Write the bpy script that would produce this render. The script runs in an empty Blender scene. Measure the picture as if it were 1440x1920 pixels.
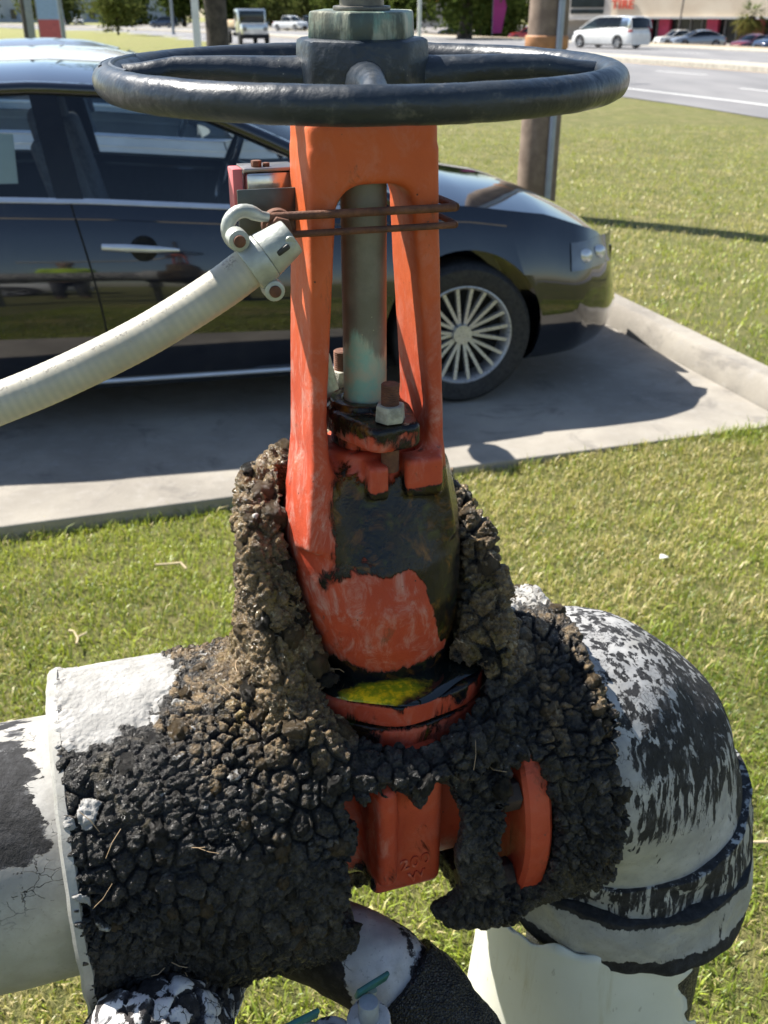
import bpy, math, random
import numpy as np
from mathutils import Vector, Matrix
random.seed(7); rng = np.random.default_rng(7)
R = math.radians
SC = bpy.context.scene
COL = SC.collection

# ------------------------------------------------------------------ camera
cam_d = bpy.data.cameras.new('camera'); cam = bpy.data.objects.new('camera', cam_d); COL.objects.link(cam)
cam.location = (0, 0, 1.68); cam.rotation_euler = (R(90 - 26.5), 0, 0)
cam_d.sensor_fit = 'VERTICAL'; cam_d.sensor_height = 36.0; cam_d.lens = 34.97
cam_d.clip_start = 0.02; cam_d.clip_end = 2000
cam_d.dof.use_dof = True; cam_d.dof.focus_distance = 0.86; cam_d.dof.aperture_fstop = 13.0
SC.camera = cam
# ------------------------------------------------------------------ sky, sun, exposure
SUN = Vector((-0.686, 0.43, 1.0)).normalized()          # towards the sun
world = bpy.data.worlds.new('World'); SC.world = world; world.use_nodes = True
wn = world.node_tree; bg = wn.nodes['Background']
sky = wn.nodes.new('ShaderNodeTexSky'); sky.sky_type = 'NISHITA'; sky.sun_disc = False
sky.sun_elevation = math.asin(SUN.z); sky.sun_rotation = math.atan2(SUN.x, SUN.y)
sky.dust_density = 0.6; sky.air_density = 1.0
wn.links.new(sky.outputs[0], bg.inputs[0]); bg.inputs[1].default_value = 0.072
sun_d = bpy.data.lights.new('sun', 'SUN'); sun = bpy.data.objects.new('sun', sun_d); COL.objects.link(sun)
sun_d.energy = 5.0; sun_d.angle = R(0.53); sun_d.color = (1.0, 0.95, 0.87)
sun.rotation_euler = SUN.to_track_quat('Z', 'Y').to_euler()
VS = SC.view_settings; VS.view_transform = 'Standard'; VS.look = 'None'; VS.exposure = 1.2; VS.gamma = 1.0
SC.cycles.use_denoising = True
SC.cycles.max_bounces = 8; SC.cycles.transparent_max_bounces = 12

# ------------------------------------------------------------------ frames
PHI = R(18); CP, SP = math.cos(PHI), math.sin(PHI)
OX, OY = -0.0166, 0.83                    # valve axis on the ground

def W(u, n, z):                           # valve frame -> world
    return (OX + u * CP - n * SP, OY + u * SP + n * CP, z)

# ------------------------------------------------------------------ numpy noise
def _hash(ix, iy, iz, s):
    h = (ix.astype(np.int64) * 374761393 + iy.astype(np.int64) * 668265263 + iz.astype(np.int64) * 2147483647 + s * 974634221) & 0xffffffff
    h = ((h ^ (h >> 13)) * 1274126177) & 0xffffffff
    h = ((h ^ (h >> 16)) * 2246822519) & 0xffffffff
    return ((h ^ (h >> 15)) & 0xffffff).astype(np.float32) / 16777215.0

def vnoise(P, f, s=0):                    # value noise -1..1
    Q = P * f; I = np.floor(Q).astype(np.int64); F = (Q - I).astype(np.float32); F = F * F * (3 - 2 * F)
    r = 0
    for dx in (0, 1):
        for dy in (0, 1):
            for dz in (0, 1):
                w = (F[:, 0] if dx else 1 - F[:, 0]) * (F[:, 1] if dy else 1 - F[:, 1]) * (F[:, 2] if dz else 1 - F[:, 2])
                r = r + w * _hash(I[:, 0] + dx, I[:, 1] + dy, I[:, 2] + dz, s)
    return r * 2 - 1

def fbm(P, f, o=4, s=0, g=0.5):
    r = 0; a = 1; t = 0
    for k in range(o):
        r = r + a * vnoise(P, f, s + k * 17); t += a; a *= g; f *= 2.03
    return r / t

def worley(P, f, s=0, jit=0.9):           # F1, F2 (cell units)
    Q = (P * f).astype(np.float32); I = np.floor(Q).astype(np.int64)
    f1 = np.full(len(P), 9, np.float32); f2 = f1.copy(); idv = np.zeros(len(P), np.float32)
    for dx in (-1, 0, 1):
        for dy in (-1, 0, 1):
            for dz in (-1, 0, 1):
                c = I + (dx, dy, dz)
                a = [c[:, k] + 0.5 + jit * (_hash(c[:, 0], c[:, 1], c[:, 2], s + 5 + k) - 0.5) for k in range(3)]
                d = np.sqrt((Q[:, 0] - a[0]) ** 2 + (Q[:, 1] - a[1]) ** 2 + (Q[:, 2] - a[2]) ** 2)
                m = d < f1
                f2 = np.where(m, f1, np.minimum(f2, d)); f1 = np.where(m, d, f1)
                idv = np.where(m, _hash(c[:, 0], c[:, 1], c[:, 2], s + 99), idv)
    return f1, f2, idv

def sst(a, b, x):
    t = np.clip((x - a) / (b - a), 0, 1); return t * t * (3 - 2 * t)

# ------------------------------------------------------------------ mesh helpers
def make_mesh(name, V, F, smooth=True):
    V = np.asarray(V, np.float32).reshape(-1, 3)
    me = bpy.data.meshes.new(name)
    if isinstance(F, np.ndarray):
        k = F.shape[1]; nf = len(F)
        me.vertices.add(len(V)); me.vertices.foreach_set('co', V.ravel())
        me.loops.add(nf * k); me.loops.foreach_set('vertex_index', F.astype(np.int32).ravel())
        me.polygons.add(nf); me.polygons.foreach_set('loop_start', np.arange(0, nf * k, k, dtype=np.int32))
        me.update(calc_edges=True); me.validate()
    else:
        me.from_pydata(V.tolist(), [], F); me.update()
    if smooth:
        me.polygons.foreach_set('use_smooth', np.ones(len(me.polygons), bool))
    return me

def attr(me, name, vals):
    a = me.attributes.new(name, 'FLOAT', 'POINT'); a.data.foreach_set('value', np.asarray(vals, np.float32))

def obj(name, me, mat=None, parent=None, loc=None, rot=None):
    o = bpy.data.objects.new(name, me); COL.objects.link(o)
    if mat is not None:
        me.materials.clear(); me.materials.append(mat)
    if parent: o.parent = parent
    if loc is not None: o.location = loc
    if rot is not None: o.rotation_euler = rot
    return o

def tag(o, label, cat, group=None, kind=None):
    if label: o['label'] = label
    if cat: o['category'] = cat
    if group: o['group'] = group
    if kind: o['kind'] = kind
    return o

def thing(name, label, cat, loc=(0, 0, 0), rz=0.0, group=None):
    o = bpy.data.objects.new(name, None); COL.objects.link(o); o.location = loc; o.rotation_euler = (0, 0, rz)
    o.empty_display_size = 0.1
    return tag(o, label, cat, group)

class MB:
    """collects primitives into one mesh; coordinates relative to base"""
    def __init__(s, base=(0, 0, 0)): s.V = []; s.F = []; s.b = np.array(base, float); s.sm = []
    def add(s, V, F):
        k = len(s.V); s.V += [tuple(np.asarray(v, float) - s.b) for v in V]; s.F += [tuple(i + k for i in f) for f in F]
        return s
    def box(s, c, d, rot=None, taper=1.0):
        hx, hy, hz = d[0] / 2, d[1] / 2, d[2] / 2
        V = [Vector((x * hx * (taper if z > 0 else 1), y * hy * (taper if z > 0 else 1), z * hz)) for z in (-1, 1) for y in (-1, 1) for x in (-1, 1)]
        if rot is not None:
            M = rot if isinstance(rot, Matrix) else Matrix.Rotation(rot, 3, 'Z'); V = [M @ v for v in V]
        V = [v + Vector(c) for v in V]
        return s.add(V, [(0, 2, 3, 1), (4, 5, 7, 6), (0, 1, 5, 4), (2, 6, 7, 3), (0, 4, 6, 2), (1, 3, 7, 5)])
    def cyl(s, a, b, r, r2=None, n=24, cap=True, ph=0.0):
        a = Vector(a); b = Vector(b); r2 = r if r2 is None else r2
        d = (b - a).normalized(); x = d.orthogonal().normalized(); y = d.cross(x)
        V = []
        for p, q in ((a, r), (b, r2)):
            for i in range(n):
                t = 2 * math.pi * i / n + ph; V.append(p + (x * math.cos(t) + y * math.sin(t)) * q)
        F = [(i, (i + 1) % n, n + (i + 1) % n, n + i) for i in range(n)]
        if cap: F += [tuple(range(n - 1, -1, -1)), tuple(range(n, 2 * n))]
        return s.add(V, F)
    def tube(s, pts, r, n=12, closed=False, cap=True):
        P = [Vector(p) for p in pts]; m = len(P); rr = r if hasattr(r, '__len__') else [r] * m
        T = []
        for i in range(m):
            a = P[(i - 1) % m] if (closed or i > 0) else P[0]; b = P[(i + 1) % m] if (closed or i < m - 1) else P[-1]
            T.append((b - a).normalized())
        x = T[0].orthogonal().normalized(); V = []
        for i in range(m):
            x = (x - T[i] * x.dot(T[i])).normalized(); y = T[i].cross(x)
            for k in range(n):
                t = 2 * math.pi * k / n; V.append(P[i] + (x * math.cos(t) + y * math.sin(t)) * rr[i])
        F = []
        for i in range(m if closed else m - 1):
            j = (i + 1) % m
            for k in range(n): F.append((i * n + k, i * n + (k + 1) % n, j * n + (k + 1) % n, j * n + k))
        if cap and not closed: F += [tuple(range(n - 1, -1, -1)), tuple(range((m - 1) * n, m * n))]
        return s.add(V, F)
    def lathe(s, prof, c=(0, 0, 0), n=48, M=None, cap=True):
        c = Vector(c); V = []; m = len(prof)
        for (r, z) in prof:
            for k in range(n):
                t = 2 * math.pi * k / n; v = Vector((r * math.cos(t), r * math.sin(t), z)); V.append((M @ v if M else v) + c)
        F = []
        for i in range(m - 1):
            for k in range(n): F.append((i * n + k, i * n + (k + 1) % n, (i + 1) * n + (k + 1) % n, (i + 1) * n + k))
        if cap: F += [tuple(range(n - 1, -1, -1)), tuple(range((m - 1) * n, m * n))]
        return s.add(V, F)
    def prism(s, poly, a, b):
        """poly = 2D points, a / b = functions mapping (x, y) to 3D at the two ends"""
        m = len(poly); V = [a(*p) for p in poly] + [b(*p) for p in poly]
        F = [tuple(range(m - 1, -1, -1)), tuple(range(m, 2 * m))] + [(i, (i + 1) % m, m + (i + 1) % m, m + i) for i in range(m)]
        return s.add(V, F)
    def mesh(s, name, smooth=False): 
        me = make_mesh(name, s.V, s.F, smooth); return me
    def build(s, name, mat, parent=None, bevel=0.0, smooth=True, loc=None, rot=None, seg=2):
        me = s.mesh(name, False)
        import bmesh
        bm = bmesh.new(); bm.from_mesh(me)
        bmesh.ops.recalc_face_normals(bm, faces=bm.faces[:])
        if bevel > 0:
            ed = [e for e in bm.edges if len(e.link_faces) == 2 and e.calc_face_angle(0) > R(28)]
            bmesh.ops.bevel(bm, geom=ed, offset=bevel, segments=seg, profile=0.5, affect='EDGES', clamp_overlap=True)
        bm.to_mesh(me); bm.free()
        if smooth:
            me.polygons.foreach_set('use_smooth', np.ones(len(me.polygons), bool))
            me.set_sharp_from_angle(angle=R(38))
        return obj(name, me, mat, parent, loc, rot)

def surfnet(fn, lo, hi, h):
    """naive surface nets of fn(P)<0, returns V, quads"""
    ax = [np.arange(lo[k], hi[k] + h, h, dtype=np.float32) for k in range(3)]
    nx, ny, nz = map(len, ax)
    D = np.empty((nx, ny, nz), np.float32); 
    YY, ZZ = np.meshgrid(ax[1], ax[2], indexing='ij')
    st = max(1, int(2e6 / (ny * nz)))
    for i in range(0, nx, st):
        xs = ax[0][i:i + st]
        U_ = np.broadcast_to(xs[:, None, None], (len(xs), ny, nz)); 
        D[i:i + st] = fn(U_, np.broadcast_to(YY, U_.shape), np.broadcast_to(ZZ, U_.shape))
    S = D < 0
    c = np.zeros((nx - 1, ny - 1, nz - 1), np.int8)
    for dx in (0, 1):
        for dy in (0, 1):
            for dz in (0, 1): c += S[dx:nx - 1 + dx, dy:ny - 1 + dy, dz:nz - 1 + dz]
    act = np.argwhere((c > 0) & (c < 8)); idx = np.full(c.shape, -1, np.int32); idx[tuple(act.T)] = np.arange(len(act))
    acc = np.zeros((len(act), 3), np.float64); cnt = np.zeros(len(act))
    i, j, k = act.T
    corners = [(a, b, d) for a in (0, 1) for b in (0, 1) for d in (0, 1)]
    for p in corners:
        for q in corners:
            if sum(abs(x - y) for x, y in zip(p, q)) == 1 and p < q:
                a = D[i + p[0], j + p[1], k + p[2]]; b = D[i + q[0], j + q[1], k + q[2]]
                m = (a < 0) != (b < 0); t = np.where(m, a / np.where(m, a - b, 1), 0)
                for e in range(3): acc[:, e] += np.where(m, p[e] + t * (q[e] - p[e]), 0)
                cnt += m
    V = (act + acc / np.maximum(cnt, 1)[:, None]) * h + np.array(lo)
    Q = []
    for e in range(3):
        a = [slice(None)] * 3; b = [slice(None)] * 3; a[e] = slice(0, -1); b[e] = slice(1, None)
        cr = S[tuple(a)] != S[tuple(b)]; g = np.argwhere(cr); sg = S[tuple(a)][cr]
        f1, f2 = [x for x in range(3) if x != e]
        ok = (g[:, f1] > 0) & (g[:, f2] > 0) & (g[:, f1] < c.shape[f1]) & (g[:, f2] < c.shape[f2]); g = g[ok]; sg = sg[ok]
        def id_(o1, o2):
            q = g.copy(); q[:, f1] += o1; q[:, f2] += o2; return idx[q[:, 0], q[:, 1], q[:, 2]]
        quad = np.stack([id_(-1, -1), id_(0, -1), id_(0, 0), id_(-1, 0)], 1)
        flip = sg if e != 1 else ~sg
        quad[~flip] = quad[~flip][:, ::-1]
        Q.append(quad)
    Q = np.concatenate(Q); Q = Q[(Q >= 0).all(1)]
    return V.astype(np.float32), Q

def vnormals(V, Q):
    a = V[Q[:, 2]] - V[Q[:, 0]]; b = V[Q[:, 3]] - V[Q[:, 1]]; n = np.cross(a, b)
    N = np.zeros_like(V)
    for k in range(4): np.add.at(N, Q[:, k], n)
    return N / np.maximum(np.linalg.norm(N, axis=1, keepdims=True), 1e-9)

def relax(V, Q, it=2, f=0.5):
    E = np.concatenate([Q[:, [0, 1]], Q[:, [1, 2]], Q[:, [2, 3]], Q[:, [3, 0]]])
    cnt = np.bincount(E.ravel(), minlength=len(V)).astype(np.float32)[:, None]
    for _ in range(it):
        A = np.zeros_like(V)
        for k in range(3):
            A[:, k] = np.bincount(E[:, 0], V[E[:, 1], k], len(V)) + np.bincount(E[:, 1], V[E[:, 0], k], len(V))
        V = V + f * (A / np.maximum(cnt, 1) - V)
    return V.astype(np.float32)

# sdf pieces
def smin(a, b, k): 
    h = np.clip(0.5 + 0.5 * (b - a) / k, 0, 1); return b + (a - b) * h - k * h * (1 - h)
def smax(a, b, k): return -smin(-a, -b, k)
def s_box(x, y, z, c, d, r=0.0):
    qx = np.abs(x - c[0]) - d[0] + r; qy = np.abs(y - c[1]) - d[1] + r; qz = np.abs(z - c[2]) - d[2] + r
    return np.sqrt(np.maximum(qx, 0) ** 2 + np.maximum(qy, 0) ** 2 + np.maximum(qz, 0) ** 2) + np.minimum(np.maximum(np.maximum(qx, qy), qz), 0) - r
def s_cap(a, r, t, h0, h1):               # generic: radial distance a, radius r, axial t within h0..h1
    dx = a - r; dy = np.maximum(h0 - t, t - h1)
    return np.minimum(np.maximum(dx, dy), 0) + np.sqrt(np.maximum(dx, 0) ** 2 + np.maximum(dy, 0) ** 2)
def s_seg(x, y, z, a, b, ra, rb=None):
    rb = ra if rb is None else rb
    a = np.array(a, np.float32); b = np.array(b, np.float32); d = b - a
    t = np.clip(((x - a[0]) * d[0] + (y - a[1]) * d[1] + (z - a[2]) * d[2]) / (d @ d), 0, 1)
    return np.sqrt((x - a[0] - t * d[0]) ** 2 + (y - a[1] - t * d[1]) ** 2 + (z - a[2] - t * d[2]) ** 2) - (ra + (rb - ra) * t)
def s_ell(x, y, z, c, r):
    k = np.sqrt(((x - c[0]) / r[0]) ** 2 + ((y - c[1]) / r[1]) ** 2 + ((z - c[2]) / r[2]) ** 2)
    return (k - 1) * min(r)

# ------------------------------------------------------------------ materials
class NT:
    def __init__(s, name):
        s.m = bpy.data.materials.new(name); s.m.use_nodes = True; s.t = s.m.node_tree; s.b = s.t.nodes['Principled BSDF']; s.out = s.t.nodes['Material Output']
        s._co = None
    def n(s, ty, **kw):
        nd = s.t.nodes.new(ty)
        for k, v in kw.items(): setattr(nd, k, v)
        return nd
    def l(s, a, b): s.t.links.new(a, b)
    def val(s, sock, v):
        if v is None: return
        if isinstance(v, bpy.types.NodeSocket): s.l(v, sock)
        else:
            if isinstance(v, (tuple, list)) and len(v) == 3 and sock.type == 'RGBA': v = (*v, 1)
            if isinstance(v, (int, float)) and sock.type == 'RGBA': v = (v, v, v, 1)
            sock.default_value = v
    def co(s, scale=(1, 1, 1), rot=(0, 0, 0), gen=False):
        if s._co is None: s._co = s.n('ShaderNodeTexCoord')
        if scale == (1, 1, 1) and rot == (0, 0, 0): return s._co.outputs['Object']
        mp = s.n('ShaderNodeMapping'); s.l(s._co.outputs['Object'], mp.inputs[0]); mp.inputs['Scale'].default_value = scale; mp.inputs['Rotation'].default_value = rot
        return mp.outputs[0]
    def noise(s, sc, det=4, rough=0.55, co=None, dist=0.0):
        nd = s.n('ShaderNodeTexNoise'); nd.inputs['Scale'].default_value = sc; nd.inputs['Detail'].default_value = det
        nd.inputs['Roughness'].default_value = rough; nd.inputs['Distortion'].default_value = dist
        s.l(co if co is not None else s.co(), nd.inputs['Vector']); return nd.outputs[0]
    def vor(s, sc, feat='F1', co=None, out='Distance', rand=1.0):
        nd = s.n('ShaderNodeTexVoronoi'); nd.feature = feat; nd.inputs['Scale'].default_value = sc; nd.inputs['Randomness'].default_value = rand
        s.l(co if co is not None else s.co(), nd.inputs['Vector']); return nd.outputs[out]
    def n_warp(s, stretch, sc):
        nd = s.n('ShaderNodeTexNoise'); nd.inputs['Scale'].default_value = sc * 1.5; nd.inputs['Detail'].default_value = 4; s.l(s.co(stretch), nd.inputs['Vector'])
        a = s.n('ShaderNodeVectorMath'); a.operation = 'MULTIPLY_ADD'; s.l(nd.outputs['Color'], a.inputs[0]); a.inputs[1].default_value = (.9 / sc,) * 3; s.l(s.co(stretch), a.inputs[2]); return a.outputs[0]
    def at(s, name):
        nd = s.n('ShaderNodeAttribute'); nd.attribute_name = name; return nd.outputs['Fac']
    def math(s, op, a, b=0.5, c=None, clamp=False):
        nd = s.n('ShaderNodeMath'); nd.operation = op; nd.use_clamp = clamp
        s.val(nd.inputs[0], a); s.val(nd.inputs[1], b)
        if c is not None: s.val(nd.inputs[2], c)
        return nd.outputs[0]
    def ramp(s, x, a, b, lo=0.0, hi=1.0):
        nd = s.n('ShaderNodeMapRange'); nd.interpolation_type = 'SMOOTHSTEP'; s.val(nd.inputs[0], x)
        s.val(nd.inputs[1], a); s.val(nd.inputs[2], b); s.val(nd.inputs[3], lo); s.val(nd.inputs[4], hi); return nd.outputs[0]
    def mix(s, f, a, b, mode='MIX'):
        nd = s.n('ShaderNodeMix'); nd.data_type = 'RGBA'; nd.blend_type = mode; s.val(nd.inputs[0], f); s.val(nd.inputs[6], a); s.val(nd.inputs[7], b); return nd.outputs[2]
    def bump(s, h, st=0.5, dist=0.002, nrm=None):
        nd = s.n('ShaderNodeBump'); nd.inputs['Strength'].default_value = st; nd.inputs['Distance'].default_value = dist
        s.val(nd.inputs['Height'], h)
        if nrm is not None: s.l(nrm, nd.inputs['Normal'])
        return nd.outputs[0]
    def fin(s, col=None, rough=None, nrm=None, metal=None, spec=None, **kw):
        b = s.b
        if col is not None: s.val(b.inputs['Base Color'], col)
        if rough is not None: s.val(b.inputs['Roughness'], rough)
        if nrm is not None: s.l(nrm, b.inputs['Normal'])
        if metal is not None: s.val(b.inputs['Metallic'], metal)
        if spec is not None: s.val(b.inputs['Specular IOR Level'], spec)
        for k, v in kw.items(): s.val(b.inputs[k.replace('_', ' ')], v)
        return s.m
MATS = {}
def simple(name, col, rough=0.5, metal=0.0, var=0.25, sc=30.0, bump=0.15, bd=0.001, **kw):
    """a plain paint / plastic / metal with uneven tone and roughness"""
    if name in MATS: return MATS[name]
    t = NT(name); nz = t.noise(sc, 5); 
    c = t.mix(t.ramp(nz, 0.3, 0.75), tuple(x * (1 - var) for x in col), tuple(min(1, x * (1 + var)) for x in col))
    rg = t.ramp(t.noise(sc * 2.3, 3), 0.3, 0.7, max(0.02, rough * 0.8), min(1, rough * 1.2))
    nr = t.bump(t.noise(sc * 6, 3), bump, bd) if bump else None
    MATS[name] = t.fin(c, rg, nr, metal, **kw); return MATS[name]
# ================================================================== valve materials
def m_casting():
    t = NT('red_valve_paint')
    oil = t.at('oil'); pale = t.at('pale'); hz = t.at('hi')
    n1 = t.noise(9, 6, 0.6); n2 = t.noise(60, 5, 0.6); n3 = t.noise(240, 4, 0.6)
    red = t.mix(t.ramp(n1, 0.35, 0.7), (0.40, 0.050, 0.022), (0.54, 0.085, 0.036))
    red = t.mix(hz, red, t.mix(t.ramp(n1, 0.3, 0.7), (0.50, 0.088, 0.022), (0.60, 0.125, 0.036)))
    # chalky weathered film
    chalk = t.math('MULTIPLY', pale, t.ramp(t.noise(48, 7, 0.74, t.co((1, 1, 0.6)), 0.8), 0.45, 0.72))
    red = t.mix(t.math('MULTIPLY', chalk, 0.75), red, (0.56, 0.36, 0.30))
    # dark pits and chips
    pit = t.ramp(t.vor(95), 0.10, 0.045)
    pit = t.math('MULTIPLY', pit, t.ramp(t.noise(25), 0.5, 0.62))
    red = t.mix(pit, red, (0.07, 0.035, 0.025))
    chip = t.ramp(t.noise(75, 7, 0.75, None, .4), .655, .675); red = t.mix(t.math('MULTIPLY', chip, .8), red, (.09, .06, .05))
    rust = t.math('MULTIPLY', t.ramp(t.noise(34, 7, 0.75, t.co((1, 1, .5)), 0.6), 0.59, 0.70), 0.7)
    red = t.mix(rust, red, (0.17, 0.06, 0.03))
    # oil: dark olive film with amber pools
    oc = t.mix(t.ramp(t.noise(16, 6, 0.7, None, 0.7), 0.42, 0.66), (0.004, 0.0055, 0.009), (0.020, 0.013, 0.005))
    amb = t.ramp(t.noise(38, 5, 0.65, None, 1.0), 0.50, 0.80)
    oc = t.mix(t.math('MULTIPLY', amb, 0.75), oc, (0.24, 0.095, 0.012))
    grn = t.ramp(t.noise(52, 4, 0.6, None, 0.8), 0.54, 0.80)
    oc = t.mix(t.math('MULTIPLY', grn, 0.45), oc, (0.10, 0.12, 0.01))
    pat = t.math('ADD', oil, t.math('MULTIPLY', t.math('SUBTRACT', t.noise(34, 9, 0.76, t.co((1, 1, 0.38)), 1.1), 0.5), 2.0))
    om = t.ramp(pat, 0.42, 0.60); halo = t.ramp(pat, 0.30, 0.46)
    red = t.mix(t.math('MULTIPLY', halo, 0.6), red, t.mix(1.0, red, (0.45, 0.40, 0.30), 'MULTIPLY'))
    col = t.mix(om, red, oc)
    rough = t.mix(om, t.ramp(n2, 0.3, 0.7, 0.42, 0.62), t.ramp(n2, 0.35, 0.65, 0.03, 0.13))
    h = t.math('ADD', t.math('MULTIPLY', n2, 0.14), t.math('ADD', t.math('ADD', t.math('MULTIPLY', n3, 0.5), t.math('MULTIPLY', t.noise(620, 3, .7), .45)), t.math('MULTIPLY', pit, -.5)))
    flow = t.noise(42, 4, 0.6, t.co((1, 1, 0.22)), 0.6)
    ho = t.math('ADD', h, t.math('MULTIPLY', om, t.math('ADD', 0.5, t.math('MULTIPLY', flow, 1.1))))
    return t.fin(col, rough, t.bump(t.math('MULTIPLY', t.math('ADD', t.noise(30, 5, .65, t.co((1, 1, .45)), 1.2), t.math('MULTIPLY', t.noise(95, 4, .6, None, .6), .35)), om), 0.45, 0.0035, t.bump(ho, 0.35, 0.0016)), spec=0.32)
M_RED = m_casting()

def m_wheelpaint():
    t = NT('black_wheel_paint')
    c = t.mix(t.ramp(t.noise(20, 5), 0.35, 0.7), (0.013, 0.020, 0.030), (0.024, 0.032, 0.042))
    chip = t.ramp(t.noise(27, 6, 0.7, None, 0.4), 0.70, 0.735)
    c = t.mix(chip, c, (0.30, 0.24, 0.17))
    dust_sheen = t.ramp(t.noise(75, 5, 0.7), 0.55, 0.75); c = t.mix(t.math('MULTIPLY', dust_sheen, 0.4), c, (0.20, 0.195, 0.18))  # grey mottling puts the wheel's dull sheen into the colour
    spk = t.ramp(t.vor(150), 0.075, 0.03); spk = t.math('MULTIPLY', spk, t.ramp(t.noise(60, 2), 0.56, 0.62))
    c = t.mix(spk, c, (0.4, 0.38, 0.3))
    h = t.math('ADD', t.noise(110, 4, 0.6), t.math('MULTIPLY', t.noise(28, 3), 1.5))
    return t.fin(c, t.ramp(t.noise(40, 4), 0.3, 0.7, 0.28, 0.48), t.bump(h, 0.45, 0.0018))
M_WHEEL = m_wheelpaint()

def m_bronze(name, a, b, g, amt):
    t = NT(name); n1 = t.noise(26, 6, 0.65); st = t.noise(46, 6, 0.7, t.co((1, 1, 0.25)))
    c = t.mix(t.ramp(n1, 0.35, 0.65), a, b)
    low = t.at('green')
    mk = t.ramp(t.math('ADD', low, t.math('MULTIPLY', t.math('SUBTRACT', st, 0.5), 1.5)), 0.45 - amt, 0.75 - amt)
    c = t.mix(mk, c, t.mix(t.ramp(t.noise(60, 4), 0.35, 0.65), g, (0.42, 0.42, 0.31)))
    sp = t.ramp(t.vor(120), 0.08, 0.03); sp = t.math('MULTIPLY', sp, t.ramp(t.noise(50, 2), 0.5, 0.58)); c = t.mix(sp, c, (0.42, 0.40, 0.28))
    return t.fin(c, t.ramp(n1, 0.3, 0.7, 0.38, 0.6), t.bump(t.noise(170, 4), 0.3, 0.0012), t.math('MULTIPLY', t.math('SUBTRACT', 1.0, mk), 0.12))
M_STEM = m_bronze('weathered_bronze', (0.135, 0.13, 0.105), (0.20, 0.19, 0.155), (0.24, 0.44, 0.36), 0.08)
M_NUT = m_bronze('verdigris_bronze', (0.06, 0.085, 0.075), (0.10, 0.10, 0.07), (0.16, 0.30, 0.25), 0.12)
M_THREAD = simple('dull_bronze_thread', (0.16, 0.15, 0.13), 0.45, 0.5, 0.4, 60)

def m_rust(name, a=(0.11, 0.045, 0.025), b=(0.20, 0.085, 0.045), grey=0.0):
    t = NT(name); n1 = t.noise(90, 6, 0.7)
    c = t.mix(t.ramp(n1, 0.35, 0.7), a, b)
    c = t.mix(t.math('MULTIPLY', t.ramp(t.noise(35, 5, 0.7), 0.5, 0.62), 0.5 + grey), c, (0.05, 0.035, 0.032))
    return t.fin(c, 0.75, t.bump(t.noise(420, 4, 0.7), 0.6, 0.0015), 0.1)
M_RUST = m_rust('rusty_steel')
M_DARKBOLT = m_rust('dark_bolt_steel', (0.03, 0.022, 0.02), (0.07, 0.045, 0.035))
M_GALV = simple('zinc_coated_steel', (0.42, 0.44, 0.40), 0.45, 0.35, 0.18, 70, 0.25)
M_CHROME = simple('stainless_steel', (0.62, 0.61, 0.60), 0.22, 1.0, 0.08, 40, 0.05)
M_PALE = simple('corroded_zinc', (0.36, 0.35, 0.29), 0.7, 0.0, 0.35, 120, 0.7, 0.0015)

def m_insul():
    t = NT('charred_insulation')
    brown = t.at('brown'); white = t.at('white'); wet = t.at('wet'); cav = t.at('crack')
    n1 = t.noise(16, 6, 0.65); n2 = t.noise(75, 6, 0.7); n3 = t.noise(320, 4, 0.7)
    blk = t.mix(t.ramp(n2, 0.35, 0.7), (0.010, 0.0098, 0.0102), (0.060, 0.055, 0.048))
    gry = t.ramp(t.noise(36, 7, 0.75, None, 0.6), 0.54, 0.70)
    blk = t.mix(t.math('MULTIPLY', gry, 0.7), blk, (0.20, 0.175, 0.14))
    brn = t.mix(t.ramp(n2, 0.3, 0.72), (0.050, 0.033, 0.017), (0.30, 0.21, 0.11))
    brn = t.mix(t.ramp(t.noise(110, 5, 0.7), 0.56, 0.70), brn, (0.50, 0.42, 0.28))
    bm = t.ramp(t.math('ADD', brown, t.math('MULTIPLY', t.math('SUBTRACT', t.noise(24, 5, 0.7), 0.5), 1.6)), 0.38, 0.7)
    c = t.mix(bm, blk, brn)
    # amber / olive oil stains
    am = t.math('MULTIPLY', wet, t.ramp(t.noise(30, 5, 0.7, t.co((1, 1, 0.5)), 0.5), 0.52, 0.72)); c = t.mix(t.math('MULTIPLY', am, 0.85), c, (0.19, 0.135, 0.022))
    # white paint film
    wm = t.ramp(t.math('ADD', white, t.math('MULTIPLY', t.math('SUBTRACT', t.noise(60, 7, 0.72, None, 0.8), 0.5), 0.9)), 0.46, 0.52)
    wc = t.mix(t.ramp(t.noise(45, 5), 0.35, 0.75), (0.25, 0.245, 0.23), (0.41, 0.40, 0.38))
    c = t.mix(wm, c, wc)
    # small white flecks
    fl = t.ramp(t.noise(130, 6, 0.78), 0.63, 0.68); fl = t.math('MULTIPLY', fl, t.ramp(t.noise(20, 3), 0.46, 0.58)); c = t.mix(t.math('MULTIPLY', fl, 0.85), c, (0.48, 0.47, 0.43))
    rg = t.mix(wm, t.mix(wet, t.ramp(n3, 0.35, 0.65, 0.24, 0.62), t.ramp(n3, 0.35, 0.65, 0.06, 0.30)), 0.75)
    g1 = t.vor(230, 'SMOOTH_F1'); 
    h = t.math('ADD', t.math('MULTIPLY', n2, 1.2), t.math('SUBTRACT', t.math('MULTIPLY', n3, 0.7), t.math('MULTIPLY', g1, 0.7)))
    h = t.math('ADD', t.math('MULTIPLY', h, t.math('SUBTRACT', 1.0, t.math('MULTIPLY', wm, 0.75))), t.math('MULTIPLY', wm, 0.35))
    return t.fin(c, rg, t.bump(h, 1.0, 0.006))
M_INS = m_insul()

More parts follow.
